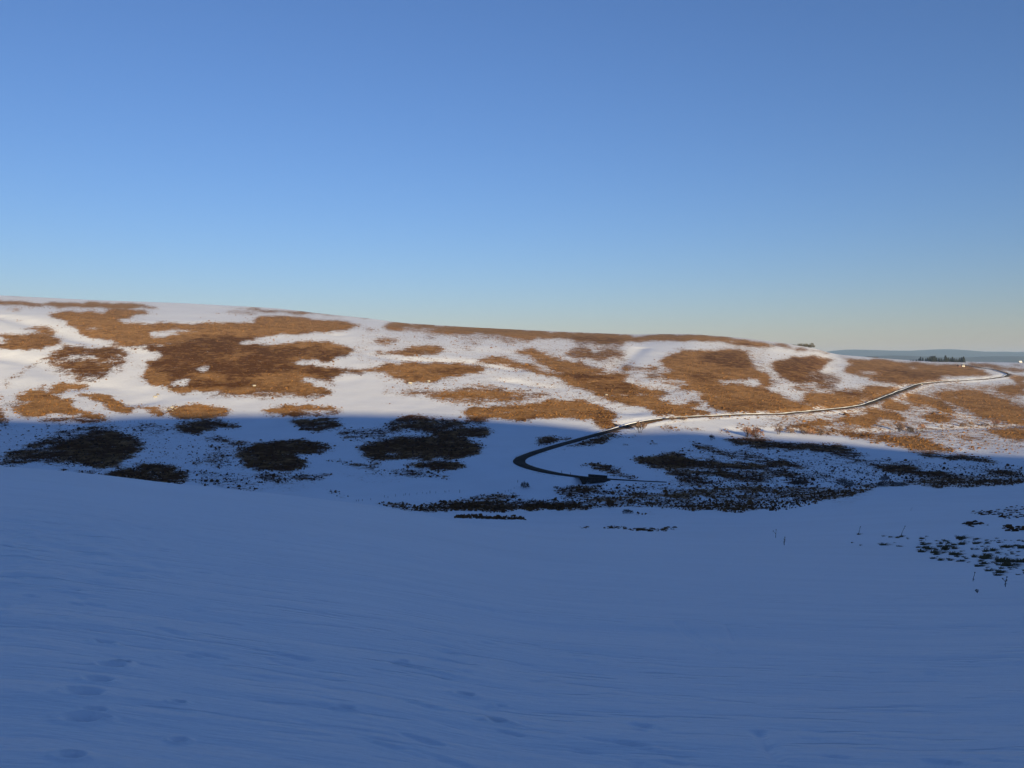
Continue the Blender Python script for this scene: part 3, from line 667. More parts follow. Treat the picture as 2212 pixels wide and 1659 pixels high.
def mat_ground():
    m, nt, b = mat('snow_and_moor')
    geo = node(nt, 'ShaderNodeNewGeometry')
    co = geo.outputs['Position']
    cv = node(nt, 'ShaderNodeAttribute', attribute_name='cover').outputs['Fac']
    tn = node(nt, 'ShaderNodeAttribute', attribute_name='tone').outputs['Fac']
    n1 = noise(nt, co, .55, 3, .6); n2 = noise(nt, co, 1.7, 2, .6); n3 = noise(nt, co, .05, 3, .55)
    th = math_n(nt, 'ADD', math_n(nt, 'MULTIPLY', n1, .55), math_n(nt, 'MULTIPLY', n2, .45))
    th = mrange(nt, th, .36, .66)
    n4 = mrange(nt, noise(nt, co, .11, 3, .6), .30, .70)
    amp = math_n(nt, 'MULTIPLY', math_n(nt, 'MULTIPLY', cv, math_n(nt, 'SUBTRACT', 1.0, math_n(nt, 'MULTIPLY', cv, .74))), 2.3)
    cve = math_n(nt, 'ADD', math_n(nt, 'MULTIPLY_ADD', cv, 1.28, -.12), math_n(nt, 'MULTIPLY', math_n(nt, 'SUBTRACT', n4, .5), amp))
    veg = mrange(nt, math_n(nt, 'SUBTRACT', cve, th), -.19, .19)
    veg = math_n(nt, 'MULTIPLY', veg, mrange(nt, cv, .01, .07))
    n5 = noise(nt, co, .16, 3, .65)
    tone = math_n(nt, 'ADD', tn, math_n(nt, 'MULTIPLY', math_n(nt, 'SUBTRACT', math_n(nt, 'ADD', math_n(nt, 'MULTIPLY', n5, .7), math_n(nt, 'MULTIPLY', n3, .5)), .6), 3.6), clamp=True)
    vc = mixc(nt, tone, GRASS, HEATH)
    vc = mixc(nt, mrange(nt, n2, .3, .75, 0, .45), vc, C4(.15, .068, .022))
    sc = mixc(nt, mrange(nt, n3, .35, .65), SNOW, C4(.76, .785, .83))
    r4 = noise(nt, co, 22.0, 3, .7)
    sc = mixc(nt, mrange(nt, r4, .35, .75, 0, .5), sc, C4(.70, .73, .78))
    nt.links.new(mixc(nt, veg, sc, vc), b.inputs['Base Color'])
    b.inputs['Roughness'].default_value = .55
    nt.links.new(math_n(nt, 'MULTIPLY', math_n(nt, 'SUBTRACT', 1.0, veg), .32), b.inputs['Specular IOR Level'])
    # wind-crust ripples near, tussocky ground where snow is off
    mp = node(nt, 'ShaderNodeMapping'); mp.inputs['Rotation'].default_value = (0, 0, R(-20)); mp.inputs['Scale'].default_value = (.35, 1.6, 1)
    nt.links.new(co, mp.inputs['Vector'])
    r1 = noise(nt, mp.outputs[0], 1.3, 4, .62)
    r2 = noise(nt, mp.outputs[0], 7.0, 3, .6)
    hgt = math_n(nt, 'ADD', math_n(nt, 'MULTIPLY', r1, .10), math_n(nt, 'MULTIPLY', r2, .02))
    r3 = noise(nt, mp.outputs[0], .32, 3, .6)
    hgt = math_n(nt, 'ADD', hgt, math_n(nt, 'MULTIPLY', r3, .3))
    hgt = math_n(nt, 'ADD', hgt, math_n(nt, 'MULTIPLY', math_n(nt, 'MULTIPLY', n2, veg), .7))
    pit = mrange(nt, noise(nt, mp.outputs[0], 2.6, 2, .5), .33, .43)
    pm = mrange(nt, noise(nt, mp.outputs[0], .25, 2, .5), .42, .58)
    hgt = math_n(nt, 'ADD', hgt, math_n(nt, 'MULTIPLY', math_n(nt, 'MULTIPLY', pit, pm), .045))
    bp = node(nt, 'ShaderNodeBump', Strength=.6, Distance=1.0)
    nt.links.new(hgt, bp.inputs['Height']); nt.links.new(bp.outputs[0], b.inputs['Normal'])
    return m
M_GROUND = mat_ground()

def mat_simple(name, c1, c2, scale=2.0, rough=.85, bump=0.0, detail=3):
    m, nt, b = mat(name)
    tc = node(nt, 'ShaderNodeTexCoord')
    n = noise(nt, tc.outputs['Object'], scale, detail, .6)
    nt.links.new(mixc(nt, mrange(nt, n, .33, .68), C4(*c1), C4(*c2)), b.inputs['Base Color'])
    b.inputs['Roughness'].default_value = rough
    b.inputs['Specular IOR Level'].default_value = .04
    if bump:
        bp = node(nt, 'ShaderNodeBump', Strength=.6, Distance=bump)
        nt.links.new(n, bp.inputs['Height']); nt.links.new(bp.outputs[0], b.inputs['Normal'])
    return m
M_ROAD = mat_simple('asphalt', (.046, .035, .025), (.088, .065, .044), .25, .85)
M_BANK = mat_simple('ploughed_snow', SNOW[:3], (.74, .76, .80), .5, .8, .1)
M_STONE = mat_simple('gritstone', (.036, .027, .020), (.080, .058, .042), 1.5, .9, .05)
M_COPE = mat_simple('coping_stone', (.055, .043, .033), (.11, .085, .065), 2.5, .9, .03)
M_ROCK = mat_simple('pale_rock', (.24, .22, .19), (.36, .34, .31), .9, .9, .1)
M_DROCK = mat_simple('dark_rock', (.10, .08, .065), (.22, .18, .14), .9, .9, .1)
M_POST = mat_simple('weathered_post', (.05, .040, .032), (.10, .08, .06), 3, .9)
M_TWIG = mat_simple('bare_twigs', (.17, .115, .085), (.26, .18, .135), .8, .9)
M_TWIGR = mat_simple('reddish_twigs', (.22, .125, .09), (.30, .18, .13), .8, .9)
M_TWIGD = mat_simple('dark_twigs', (.075, .055, .04), (.14, .10, .075), .8, .9)
M_TWIGG = mat_simple('frosted_twigs', (.12, .10, .085), (.22, .19, .17), .8, .9)
M_BARK = mat_simple('bark', (.06, .045, .035), (.12, .09, .065), 2, .9)
M_CONIF = mat_simple('conifer_needles', (.030, .036, .016), (.065, .058, .026), 1.0, .9)
M_GORSE = mat_simple('evergreen_scrub', (.05, .045, .022), (.12, .09, .045), .6, .9)
M_TUSS = mat_simple('tussock_blades', (.075, .064, .032), (.15, .11, .055), 5, .9)
M_STALK = mat_simple('dead_stalk', (.04, .03, .022), (.09, .065, .045), 8, .9)
M_WHITE = mat_simple('white_render', (.46, .44, .41), (.54, .52, .48), .5, .8)
M_SLATE = mat_simple('slate_roof', (.07, .07, .08), (.12, .12, .13), 1, .7)
M_SNOWROOF = mat_simple('snow_roof', (.60, .62, .65), (.66, .68, .71), 1, .8)
M_RED = mat_simple('red_brown_boards', (.16, .055, .035), (.24, .085, .05), 1, .8)
M_GLASS = mat_simple('window_glass', (.02, .022, .026), (.04, .044, .05), 1, .2)
M_FAR = mat_simple('far_moor', (.04, .04, .03), (.10, .085, .06), .0012, .9, 0, 5)
def mat_veg(name):
    m, nt, b = mat(name)
    tn = node(nt, 'ShaderNodeAttribute', attribute_name='tone').outputs['Fac']
    geo = node(nt, 'ShaderNodeNewGeometry')
    n = noise(nt, geo.outputs['Position'], .5, 2, .6)
    t = math_n(nt, 'ADD', tn, math_n(nt, 'MULTIPLY', math_n(nt, 'SUBTRACT', n, .5), .9), clamp=True)
    nt.links.new(mixc(nt, t, C4(.20, .100, .036), C4(.055, .028, .012)), b.inputs['Base Color'])
    b.inputs['Roughness'].default_value = .9
    b.inputs['Specular IOR Level'].default_value = .0
    return m
M_VEG = mat_veg('moor_tussocks')

# ------------------------------------------------------------------ ground sheet
def rows():
    Y = [0.35]
    while Y[-1] < 20000:
        y = Y[-1]
        if y < 120: dy = min(max(2.0 * y * y / (1.65 * F) * 1.15, 0.01), 0.022 * y)
        elif y < 290: dy = 2.6
        elif y < 420: dy = 1.7
        elif y < 900: dy = 2.5
        elif y < 1500: dy = 5.0
        elif y < 2400: dy = 14
        else: dy = .12 * y
        if y < 3.2: dy = .09 * y
        Y.append(y + dy)
    return np.array(Y)
YR = rows()
tf = np.linspace(-.67, .67, 660)
ang = np.linspace(math.atan(.67), 2 * math.pi - math.atan(.67), 132)[1:-1]
dirx = np.concatenate([tf, np.sin(ang) * math.hypot(1, .67)])
diry = np.concatenate([np.ones_like(tf), np.cos(ang) * math.hypot(1, .67)])
NR, NC = len(YR), len(dirx)
GX = (YR[:, None] * dirx[None, :]).ravel(); GY = (YR[:, None] * diry[None, :]).ravel()
GZ = land(GX, GY)
gc, gt = cover_tone(GX, GY, GZ)
# rough eroded banks along the burn, and the field of tussocks near right, stand out as relief
rough = np.clip(gc, 0, 1) * sstep(250, 330, GY) * (1 - sstep(1100, 1500, GY))
GZ = GZ + rough * 0.35 * fbm(GX / 2.6, GY / 4.5, 61, 2)
# footprints and wind-cut marks in the crust close by
fp = [(180, 1495, .17), (212, 1468, .13), (240, 1437, .14), (265, 1430, .08), (225, 1388, .12), (175, 1552, .15), (205, 1535, .09), (222, 1552, .07),
      (152, 1632, .10), (745, 1532, .09), (872, 1430, .07), (384, 1518, .07), (386, 1600, .07), (1005, 1500, .12), (1075, 1560, .12), (1080, 1525, .08)]
for a, b, s in fp:
    x, y = hit(a, b)
    near = np.abs(GY - y) < 1.2
    s *= .5
    q = np.hypot((GX[near] - x) / 1.3, GY[near] - y) / s
    GZ[near] += -.034 * np.exp(-q ** 4) * (s / .08) + .012 * np.exp(-((q - 1.5) / .5) ** 2)
for pl in ([(1450, 1320), (1462, 1350), (1490, 1375), (1530, 1400), (1550, 1415)], [(1468, 1325), (1480, 1355), (1515, 1380), (1580, 1412)], [(1570, 1350), (1585, 1375), (1590, 1385)], [(1640, 1580), (1655, 1610), (1680, 1640)]):
    P = hits(pl)
    near = np.where((GY > 3) & (GY < 14) & (GX > 0) & (GX < 8))[0]
    d = poly_dist(GX[near], GY[near], P)
    GZ[near] += -.028 * np.exp(-(d / .055) ** 2)
nearm = (GY > 0) & (np.hypot(GX, GY) < 90)
u = GX * .94 - GY * .34; v = GX * .34 + GY * .94
rip = fbm(u / 1.6, v / .38, 71, 3)
pits = np.maximum(fbm(u / .42 + 3, v / .15, 91, 2) - .42, 0) * sstep(.05, .4, fbm(GX / 2.4, GY / 2.0, 95, 2))
GZ[nearm] -= .06 * pits[nearm] * (1 - sstep(14, 30, GY[nearm]))
GZ[nearm] += (0.026 * np.maximum(rip[nearm] - .10, 0) * sstep(.0, .5, fbm(GX[nearm] / 3.2, GY[nearm] / 3.2, 75, 2) + .35))
crust = fbm(u / .55, v / .42, 81, 2)
pxn, pyn = project(GX, GY, GZ)
lc = (1 - sstep(250, 520, pxn)) * sstep(1080, 1150, pyn) * (1 - sstep(1240, 1290, pyn)) * nearm
GZ += .045 * crust * lc
GZ = grade(GX, GY, GZ)
idx = np.arange(NR * NC).reshape(NR, NC)
A = idx[:-1, :]; B = np.roll(idx, -1, 1)[:-1, :]; Cc = np.roll(idx, -1, 1)[1:, :]; Dd = idx[1:, :]
quads = np.stack([A, Dd, Cc, B], -1).reshape(-1, 4)
_s = np.where((GY > 330) & (GY < 2300) & (np.abs(GX) < 1300))[0]          # grass verges along the road
for a in range(0, len(_s), 4000):
    q = _s[a:a + 4000]
    d2 = (GX[q][:, None] - road_xy[None, :, 0]) ** 2 + (GY[q][:, None] - road_xy[None, :, 1]) ** 2
    kr = d2.argmin(1); dr = np.sqrt(d2[np.arange(len(q)), kr])
    ns = np.where(nrm[kr, 1] > 0, 1.0, -1.0)
    low = ((GX[q] - road_xy[kr, 0]) * nrm[kr, 0] + (GY[q] - road_xy[kr, 1]) * nrm[kr, 1]) * ns < 0
    far_ = sstep(480, 620, GY[q])
    vg = (1 - sstep(4.2, 8.5, dr)) * np.clip(.55 + 1.3 * fbm(GX[q] / 14, GY[q] / 9, 33, 2), 0, 1) * np.where(low, .35 + 1.0 * far_, .25)
    gt[q] = np.where(vg > gc[q], .35, gt[q]); gc[q] = np.maximum(gc[q], vg)
gm = mesh_np('snowy_ground', np.stack([GX, GY, GZ], 1), quads, True)
attr(gm, 'cover', gc); attr(gm, 'tone', gt)
g = link('snowy_ground', gm, M_GROUND)
tag(g, 'snow covered moor with brown grass patches, valley and slopes', 'ground', kind='structure')

def land_final(x, y):
    x = np.atleast_1d(np.asarray(x, float)); y = np.atleast_1d(np.asarray(y, float))
    z = front(x, y)
    return grade(x, y, z)
def zf(x, y): return float(land_final(x, y)[0])

# ------------------------------------------------------------------ road, ploughed bank
def strip(name, offs, sel, m, zo, jit=0.0, seed=0):
    n = len(sel); V = []
    wsc = .12 + .88 * sstep(0, 26, np.asarray(sel))
    for q, (o, h) in enumerate(zip(offs, zo)):
        jo = jit * fbm(np.arange(n) / 3.0 + seed, np.full(n, q * 3.7 + seed), 90 + q, 2) if 0 < q < len(offs) - 1 else 0
        X = road_xy[sel] + nrm[sel] * (o * sgn[sel] * wsc)[:, None]
        V.append(np.stack([X[:, 0], X[:, 1], road_z[sel] + h + jo], 1))
    V = np.array(V); k = len(offs)
    idx = np.arange(k * n).reshape(k, n)
    Q = np.stack([idx[:-1, :-1], idx[:-1, 1:], idx[1:, 1:], idx[1:, :-1]], -1).reshape(-1, 4)
    return link(name, mesh_np(name, V.reshape(-1, 3), Q, True), m)
sgn = np.ones(len(road_xy))
allr = np.arange(len(road_xy))
rd = strip('road', [-3.2, -2.9, 0, 2.9, 3.2], allr, M_ROAD, [-.3, 0, .05, 0, -.3])
tag(rd, 'single track asphalt road climbing the moor through a hairpin bend', 'road', kind='structure')
apex = int(np.argmin(road_xy[:, 0] / road_xy[:, 1]))
sgn = np.where(nrm[:, 1] > 0, 1.0, -1.0)
up = np.arange(apex + 4, len(road_xy) - 60)
sgn[up] = np.median(sgn[up])
bk = strip('snow_bank', [2.95, 3.15, 3.45, 3.9, 4.9], up, M_BANK, [-.25, .10, .26, .2, -.5], .3, 3)
tag(bk, 'ploughed snow bank along the upper edge of the road', 'snow bank', kind='structure')

# ------------------------------------------------------------------ moor vegetation standing out of the snow (uncountable)
def clumps(name, n_try, ylo, yhi, seed, dark, stretch=1.0, size=1.0):
    r = np.random.default_rng(seed)
    t = r.uniform(-.63, .63, n_try)
    Y = 1 / r.uniform(1 / yhi, 1 / ylo, n_try) if ylo < 300 else (ylo ** .4 + r.uniform(0, 1, n_try) * (yhi ** .4 - ylo ** .4)) ** 2.5
    x = t * Y; y = Y
    z = front(x, y)
    c, tn = cover_tone(x, y, z)
    px, py = project(x, y, z)
    if stretch > 1: c = c * 1.15
    pr = np.where(c > .93, .4, np.where(c > .12, np.clip(c * .55, 0, .9), 0))
    ok = (r.uniform(0, 1, n_try) < pr) & ((tn > .5) if dark else (tn <= .5))
    ok &= np.hypot(x - BM[0] + BN[0] * 9, y - BM[1] + BN[1] * 9) > 9.5
    d = np.array([np.min(np.hypot(a - road_xy[:, 0], b - road_xy[:, 1])) if o else 99 for a, b, o in zip(x, y, ok)])
    ok &= d > 5.5
    x, y, tn = x[ok], y[ok], tn[ok]
    z = land_final(x, y)
    n = len(x)
    S = 5
    rad = size * r.lognormal(math.log(.40 if dark else .40), .38, n); hh = rad * r.uniform(.55, 1.15, n)
    big = (y < 480); rad = np.where(big, rad * .74, rad * 1.1)
    an = np.arange(S) * 2 * math.pi / S
    V = np.zeros((n, 2 * S + 1, 3), np.float32)
    for k in range(S):
        j1 = r.uniform(.75, 1.25, n); j2 = r.uniform(.4, .85, n); ph = r.uniform(-.4, .4, n)
        V[:, k, 0] = x + rad * 1.25 * stretch * j1 * np.cos(an[k] + ph); V[:, k, 1] = y + rad * j1 * np.sin(an[k] + ph); V[:, k, 2] = z - .18
        V[:, S + k, 0] = x + rad * 1.2 * stretch * j2 * np.cos(an[k] + ph + .5); V[:, S + k, 1] = y + rad * j2 * np.sin(an[k] + ph + .5); V[:, S + k, 2] = z + hh * r.uniform(.45, .95, n)
    V[:, 2 * S, 0] = x + rad * r.uniform(-.3, .3, n); V[:, 2 * S, 1] = y; V[:, 2 * S, 2] = z + hh
    T = []
    for k in range(S):
        k2 = (k + 1) % S
        T += [(k, k2, S + k), (k2, S + k2, S + k), (S + k, S + k2, 2 * S)]
    T = np.array(T)
    Fc = (T[None] + (np.arange(n) * (2 * S + 1))[:, None, None]).reshape(-1, 3)
    me = mesh_np(name, V.reshape(-1, 3), Fc)
    attr(me, 'tone', np.repeat(tn + r.uniform(-.4, .25, n), 2 * S + 1))
    return link(name, me, M_VEG)
o = clumps('moor_grass', 130000, 420, 1300, 5, False)
tag(o, 'tawny dead grass tufts over the sunlit moor slope', 'grass', kind='stuff')
o = clumps('rushes', 150000, 70, 245, 8, True, 2.4, .40)
tag(o, 'low dark rush streaks on the near snow slope at right', 'rushes', kind='stuff')
o = clumps('heather', 190000, 240, 1100, 6, True)
tag(o, 'dark heather and rush clumps breaking through the snow', 'heather', kind='stuff')

# ------------------------------------------------------------------ shrubs and trees
def branch(mb, mt, p, d, L, r, lvl, rr, spread, up):
    q = p + d * L
    (mb if lvl >= 2 else mt).tube(p, q, r, r * .6, 3)
    if lvl == 0: return
    for k in range(3 if lvl > 1 else 4):
        a = rr.uniform(0, 2 * math.pi); s = rr.uniform(.5, 1) * spread
        o_ = d.orthogonal().normalized(); w = d.cross(o_)
        nd = (d + (o_ * math.cos(a) + w * math.sin(a)) * s + Vector((0, 0, up))).normalized()
        st = p + d * L * rr.uniform(.55, 1.0)
        branch(mb, mt, st, nd, L * rr.uniform(.6, .85), max(r * .55, .012), lvl - 1, rr, spread, up)
def shrub_meshes(seed, stems, lvl, width, tw, up=.12, tilt=.75):
    """a bare shrub one metre tall"""
    rr = np.random.default_rng(seed)
    mb, mt = MB(), MB()
    for k in range(stems):
        a = rr.uniform(0, 2 * math.pi); ti = rr.uniform(.1, tilt)
        d = Vector((math.cos(a) * ti, math.sin(a) * ti, 1)).normalized()
        branch(mb, mt, Vector((math.cos(a) * .08, math.sin(a) * .08, -.05)), d, .36 if lvl < 5 else .26, tw * (.6 if lvl > 4 else 1), lvl, rr, .85, up)
    def fin(m_, name):
        V = np.array(m_.v); return V
    V = np.array(mt.v)
    h = V[:, 2].max(); w = 2 * np.percentile(np.hypot(V[:, 0], V[:, 1]), 96)
    S = np.array([width / w, width / w, 1 / h])
    return (mesh_np('stem', np.array(mb.v) * S, mb.f), mesh_np('twigs', V * S, mt.f))
_sv = {}
for k, (st, lv, wd, tw, up, tl) in {'round': (9, 3, 1.15, .022, .02, 1.1), 'dome': (16, 3, 1.75, .02, -.05, 1.6), 'tree': (4, 5, .95, .03, .12, .5), 'wide': (14, 3, 2.2, .018, 0, 1.5)}.items():
    _sv[k] = [shrub_meshes(100 + i * 7 + len(k), st, lv, wd, tw, up, tl) for i in range(2)]
_mats = {'g': M_TWIGG, 't': M_TWIG, 'r': M_TWIGR, 'd': M_TWIGD}
_mm = {}
def shrub(name, px, py, wpx, hpx, form, col, label, cat, group=None, var=0):
    x, y = hit(px, py); s = y / F
    root = empty(name, (x, y, zf(x, y) - .05), rng.uniform(0, 6.28), (wpx * s / {'round': 1.15, 'dome': 1.75, 'tree': .95, 'wide': 2.2}[form],) * 2 + (hpx * s,))
    for part, me in zip(('stem', 'twigs'), _sv[form][var]):
        key = (form, var, col, part)
        if key not in _mm:
            m2 = me.copy(); m2.materials.append(_mats[col] if part == 'twigs' else (M_BARK if col != 'd' else M_TWIGD)); _mm[key] = m2
        link(part, _mm[key], None, root)
    tag(root, label, cat, group)
    return root
GB = 'bare shrubs along the sunlit burn'
for a in [
 ('bare_tree', 1383, 935, 26, 27, 'tree', 't', 'thin bare tree beside the road where it meets the shade', 'tree', None, 0),
 ('bare_shrub', 1452, 909, 16, 9, 'wide', 't', 'low yellowish shrub under the road, nearest the bare roadside tree', 'shrub', None, 0),
 ('bare_shrub', 1478, 908, 18, 9, 'wide', 't', 'low yellowish shrub under the road, right of its twin', 'shrub', None, 1),
 ('bare_shrub', 1612, 944, 26, 24, 'round', 'r', 'left half of the large pinkish bare thicket at the shade edge', 'shrub', None, 0),
 ('bare_shrub', 1634, 945, 34, 26, 'dome', 'r', 'right half of the large pinkish bare thicket at the shade edge', 'shrub', None, 1),
 ('bare_shrub', 1536, 951, 15, 14, 'round', 'd', 'small dark shrub in the shade just below the sunlit snow', 'shrub', None, 1),
 ('bare_shrub', 1681, 938, 22, 20, 'round', 't', 'bare grey brown shrub on the burn right of the pinkish thicket', 'shrub', GB, 0),
 ('bare_shrub', 1707, 935, 20, 14, 'dome', 't', 'first of four low brown shrubs in a row on the burn', 'shrub', GB, 1),
 ('bare_shrub', 1733, 937, 20, 17, 'round', 't', 'second of four low brown shrubs in a row on the burn', 'shrub', GB, 1),
 ('bare_shrub', 1751, 938, 18, 14, 'dome', 'r', 'third of four low brown shrubs in a row on the burn', 'shrub', GB, 0),
 ('bare_shrub', 1772, 940, 22, 15, 'round', 't', 'last of four low brown shrubs in a row on the burn', 'shrub', GB, 0),
 ('bare_shrub', 1941, 933, 25, 23, 'round', 't', 'tall rounded pale shrub, left of the trio on the burn', 'shrub', GB, 0),
 ('bare_shrub', 1966, 933, 17, 13, 'dome', 'd', 'small dark shrub between the two rounded pale ones', 'shrub', GB, 0),
 ('bare_shrub', 1991, 931, 19, 18, 'round', 'r', 'rounded pinkish shrub, right of the trio on the burn', 'shrub', GB, 1),
 ('bare_shrub', 2034, 925, 9, 8, 'round', 't', 'tiny pale shrub midway along the burn, left of a pair', 'shrub', GB, 0),
 ('bare_shrub', 2058, 925, 8, 7, 'round', 't', 'tiny pale shrub midway along the burn, right of a pair', 'shrub', GB, 1),
 ('bare_shrub', 2080, 922, 18, 11, 'dome', 't', 'low flat shrub on snow at the right end of the burn', 'shrub', GB, 0),
 ('bare_shrub', 2096, 922, 14, 13, 'round', 't', 'upright shrub beside the low flat one on the right', 'shrub', GB, 1),
 ('bare_shrub', 2128, 921, 20, 10, 'dome', 't', 'spreading low shrub left of the reddish one on the right', 'shrub', GB, 1),
 ('bare_shrub', 2149, 921, 23, 17, 'round', 'r', 'reddish rounded shrub farthest right along the burn', 'shrub', GB, 0),
 ('stream_bush', 1826, 1050, 40, 20, 'dome', 'g', 'big grey dome shaped bush by the shaded stream', 'bush', None, 0),
 ('stream_bush', 1727, 1047, 36, 13, 'wide', 'd', 'wide flat dark bush left of the grey dome bush', 'bush', None, 1),
 ('stream_bush', 1912, 1037, 22, 14, 'dome', 'g', 'rounded bush standing above the low pair by the stream', 'bush', None, 1),
 ('stream_bush', 1906, 1050, 28, 11, 'wide', 'g', 'low bush below the rounded one by the stream', 'bush', None, 0),
 ('stream_bush', 1941, 1049, 34, 10, 'wide', 'g', 'low spreading bush at the right of the stream group', 'bush', None, 1),
 ('valley_bush', 1133, 1053, 22, 15, 'dome', 'g', 'small round grey bush alone on valley snow under the hairpin', 'bush', None, 0),
 ('valley_bush', 1200, 1054, 12, 5, 'wide', 'd', 'tiny low grey shrub left of the stone bridge foot', 'bush', None, 0),
 ('valley_bush', 1355, 1109, 30, 11, 'wide', 'd', 'dark dense hummock bush on the near side of the stream', 'bush', None, 1)]:
    shrub(*a)
for i, (px, py, w, h) in enumerate([(1797, 1010, 8, 5), (1853, 1020, 9, 6), (1862, 1023, 6, 4), (1873, 1025, 8, 5), (1887, 1028, 7, 4), (1825, 1015, 6, 4), (1835, 1017, 6, 4)]):
    shrub('hedge_shrub', px, py, w, h, 'dome', 'd', 'small dark shrub, %s from the left in the thin hedge line on shaded snow' % ['first', 'fourth', 'fifth', 'sixth', 'last', 'second', 'third'][i], 'shrub', 'small shrubs of the thin hedge line', i % 2)

def leafy(seed, n, w=1.0, taper=0.0, k=.10, lo=0.05):
    """a crown one metre tall made of many small leaf clumps round a few uneven lobes"""
    rr = np.random.default_rng(seed); mb = MB()
    lobes = [(rr.uniform(-.28, .28) * w, rr.uniform(-.28, .28) * w, rr.uniform(.3, .75), rr.uniform(.2, .33)) for _ in range(7)]
    for i in range(n):
        if taper:
            z = lo + (1 - lo) * rr.uniform(0, 1) ** 1.25
            rad = w * .5 * (1 - z) ** .75 * rr.uniform(.35, 1.08) + .01
            a = rr.uniform(0, 6.28); c = np.array([rad * math.cos(a), rad * math.sin(a), z])
        else:
            lx, ly, lz, lr = lobes[rr.integers(7)]
            d = rr.normal(size=3); d /= np.linalg.norm(d)
            c = np.array([lx, ly, lz]) + d * lr * rr.uniform(.6, 1.05) * np.array([w, w, 1]); c[2] = max(c[2], .03)
        u1 = rr.normal(size=3); u1 /= np.linalg.norm(u1); u2 = np.cross(u1, rr.normal(size=3)); u2 /= np.linalg.norm(u2)
        s = k * rr.uniform(.6, 1.3)
        if taper: u1 = np.array([math.cos(a), math.sin(a), -.35]); u2 = np.array([-math.sin(a), math.cos(a), 0])
        mb.add([c - u1 * s, c + u2 * s * .7, c + u1 * s, c - u2 * s * .7], [(0, 1, 2, 3)])
    return mb
def trunk_mesh(h, r):
    mb = MB(); mb.tube((0, 0, -.3), (0, 0, h * .5), r, r * .7, 6); mb.tube((0, 0, h * .5), (0, 0, h), r * .7, r * .15, 6)
    return mb.mesh('trunk')
con_cr = []
for i in range(4):
    mb = leafy(300 + i, 330, .46 + .05 * i, 1.0, .12); con_cr.append(mb.mesh('crown'))
    con_cr[-1].materials.append(M_CONIF)
con_tr = trunk_mesh(.97, .02); con_tr.materials.append(M_BARK)
PLANT = [(1967, 3), (1972, 3.5), (1979, 4), (1985, 5), (1988, 8.5), (1993, 7), (1999, 6), (2003, 7.5), (2007, 9.5), (2011, 11), (2015, 12), (2019, 12), (2023, 8), (2027, 7), (2030, 8),
         (2034, 7.5), (2038, 6), (2042, 13), (2045, 9), (2049, 9), (2053, 8), (2057, 10.5), (2061, 8), (2065, 7.5), (2069, 6.5), (2073, 9), (2077, 10.5), (2081, 12)]
ORD = ['first', 'second', 'third', 'fourth', 'fifth', 'sixth', 'seventh', 'eighth', 'ninth', 'tenth', 'eleventh', 'twelfth', 'thirteenth', 'fourteenth']
special = {0: 'tiny conifer at the left tip of the far plantation', 4: 'dark conifer where the plantation steps up from its small trees', 17: 'tallest thin conifer spiking out of the far plantation', 27: 'tall conifer closing the right end of the far plantation'}
for i, (px, hp) in enumerate(PLANT):
    x = (px - 1106) / F; Y = 2020 + rng.uniform(-25, 25); X = x * Y
    hgt = hp * 1.08 * Y / F
    wid = hgt * (1.1 if hp > 5 else 1.5)
    root = empty('conifer', (X, Y, zf(X, Y) - .2), rng.uniform(0, 6.28), (wid, wid, hgt))
    link('trunk', con_tr, None, root); link('crown', con_cr[i % 4], None, root)
    tag(root, special.get(i, ('dark conifer, %s from the left end of the far plantation' % ORD[i]) if i < 14 else 'dark conifer, %s from the right end of the far plantation' % ORD[27 - i]), 'tree', 'conifers of the far plantation')

# bushes on the skyline
bush_cr = []
for i in range(3):
    me = leafy(400 + i, 420, 1.5, 0, .085).mesh('foliage'); me.materials.append(M_GORSE); bush_cr.append(me)
bush_st = trunk_mesh(.5, .04); bush_st.materials.append(M_BARK)
for i, (px, py, wp, hp, lab) in enumerate([(1716, 748, 14, 4, 'low end of the dark copse on the skyline'), (1728, 749, 18, 7, 'middle tree clump of the dark copse on the skyline'), (1739, 751, 18, 9, 'rounded tree clump in the skyline copse'),
                                           (1750, 753, 18, 12, 'tallest rounded clump at right of the skyline copse'), (1877, 774, 14, 3.5, 'low scrub bush left on the moor edge before blue hills'), (1889, 775, 14, 4.5, 'low scrub bush right on the moor edge before blue hills')]):
    Y = 1760 if px < 1800 else 1900
    X = (px - 1106) / F * Y; w = wp * Y / F; h = hp * Y / F
    zb = Y * float(elev(py))
    zb = min(zb, zf(X, Y) + .3)
    root = empty('skyline_bush', (X, Y, zb), i * 1.3, (w / 1.5, w / 1.5, h * 1.05))
    link('stem', bush_st, None, root); link('foliage', bush_cr[i % 3], None, root)
    tag(root, lab, 'bush', 'dark bushes on the skyline')

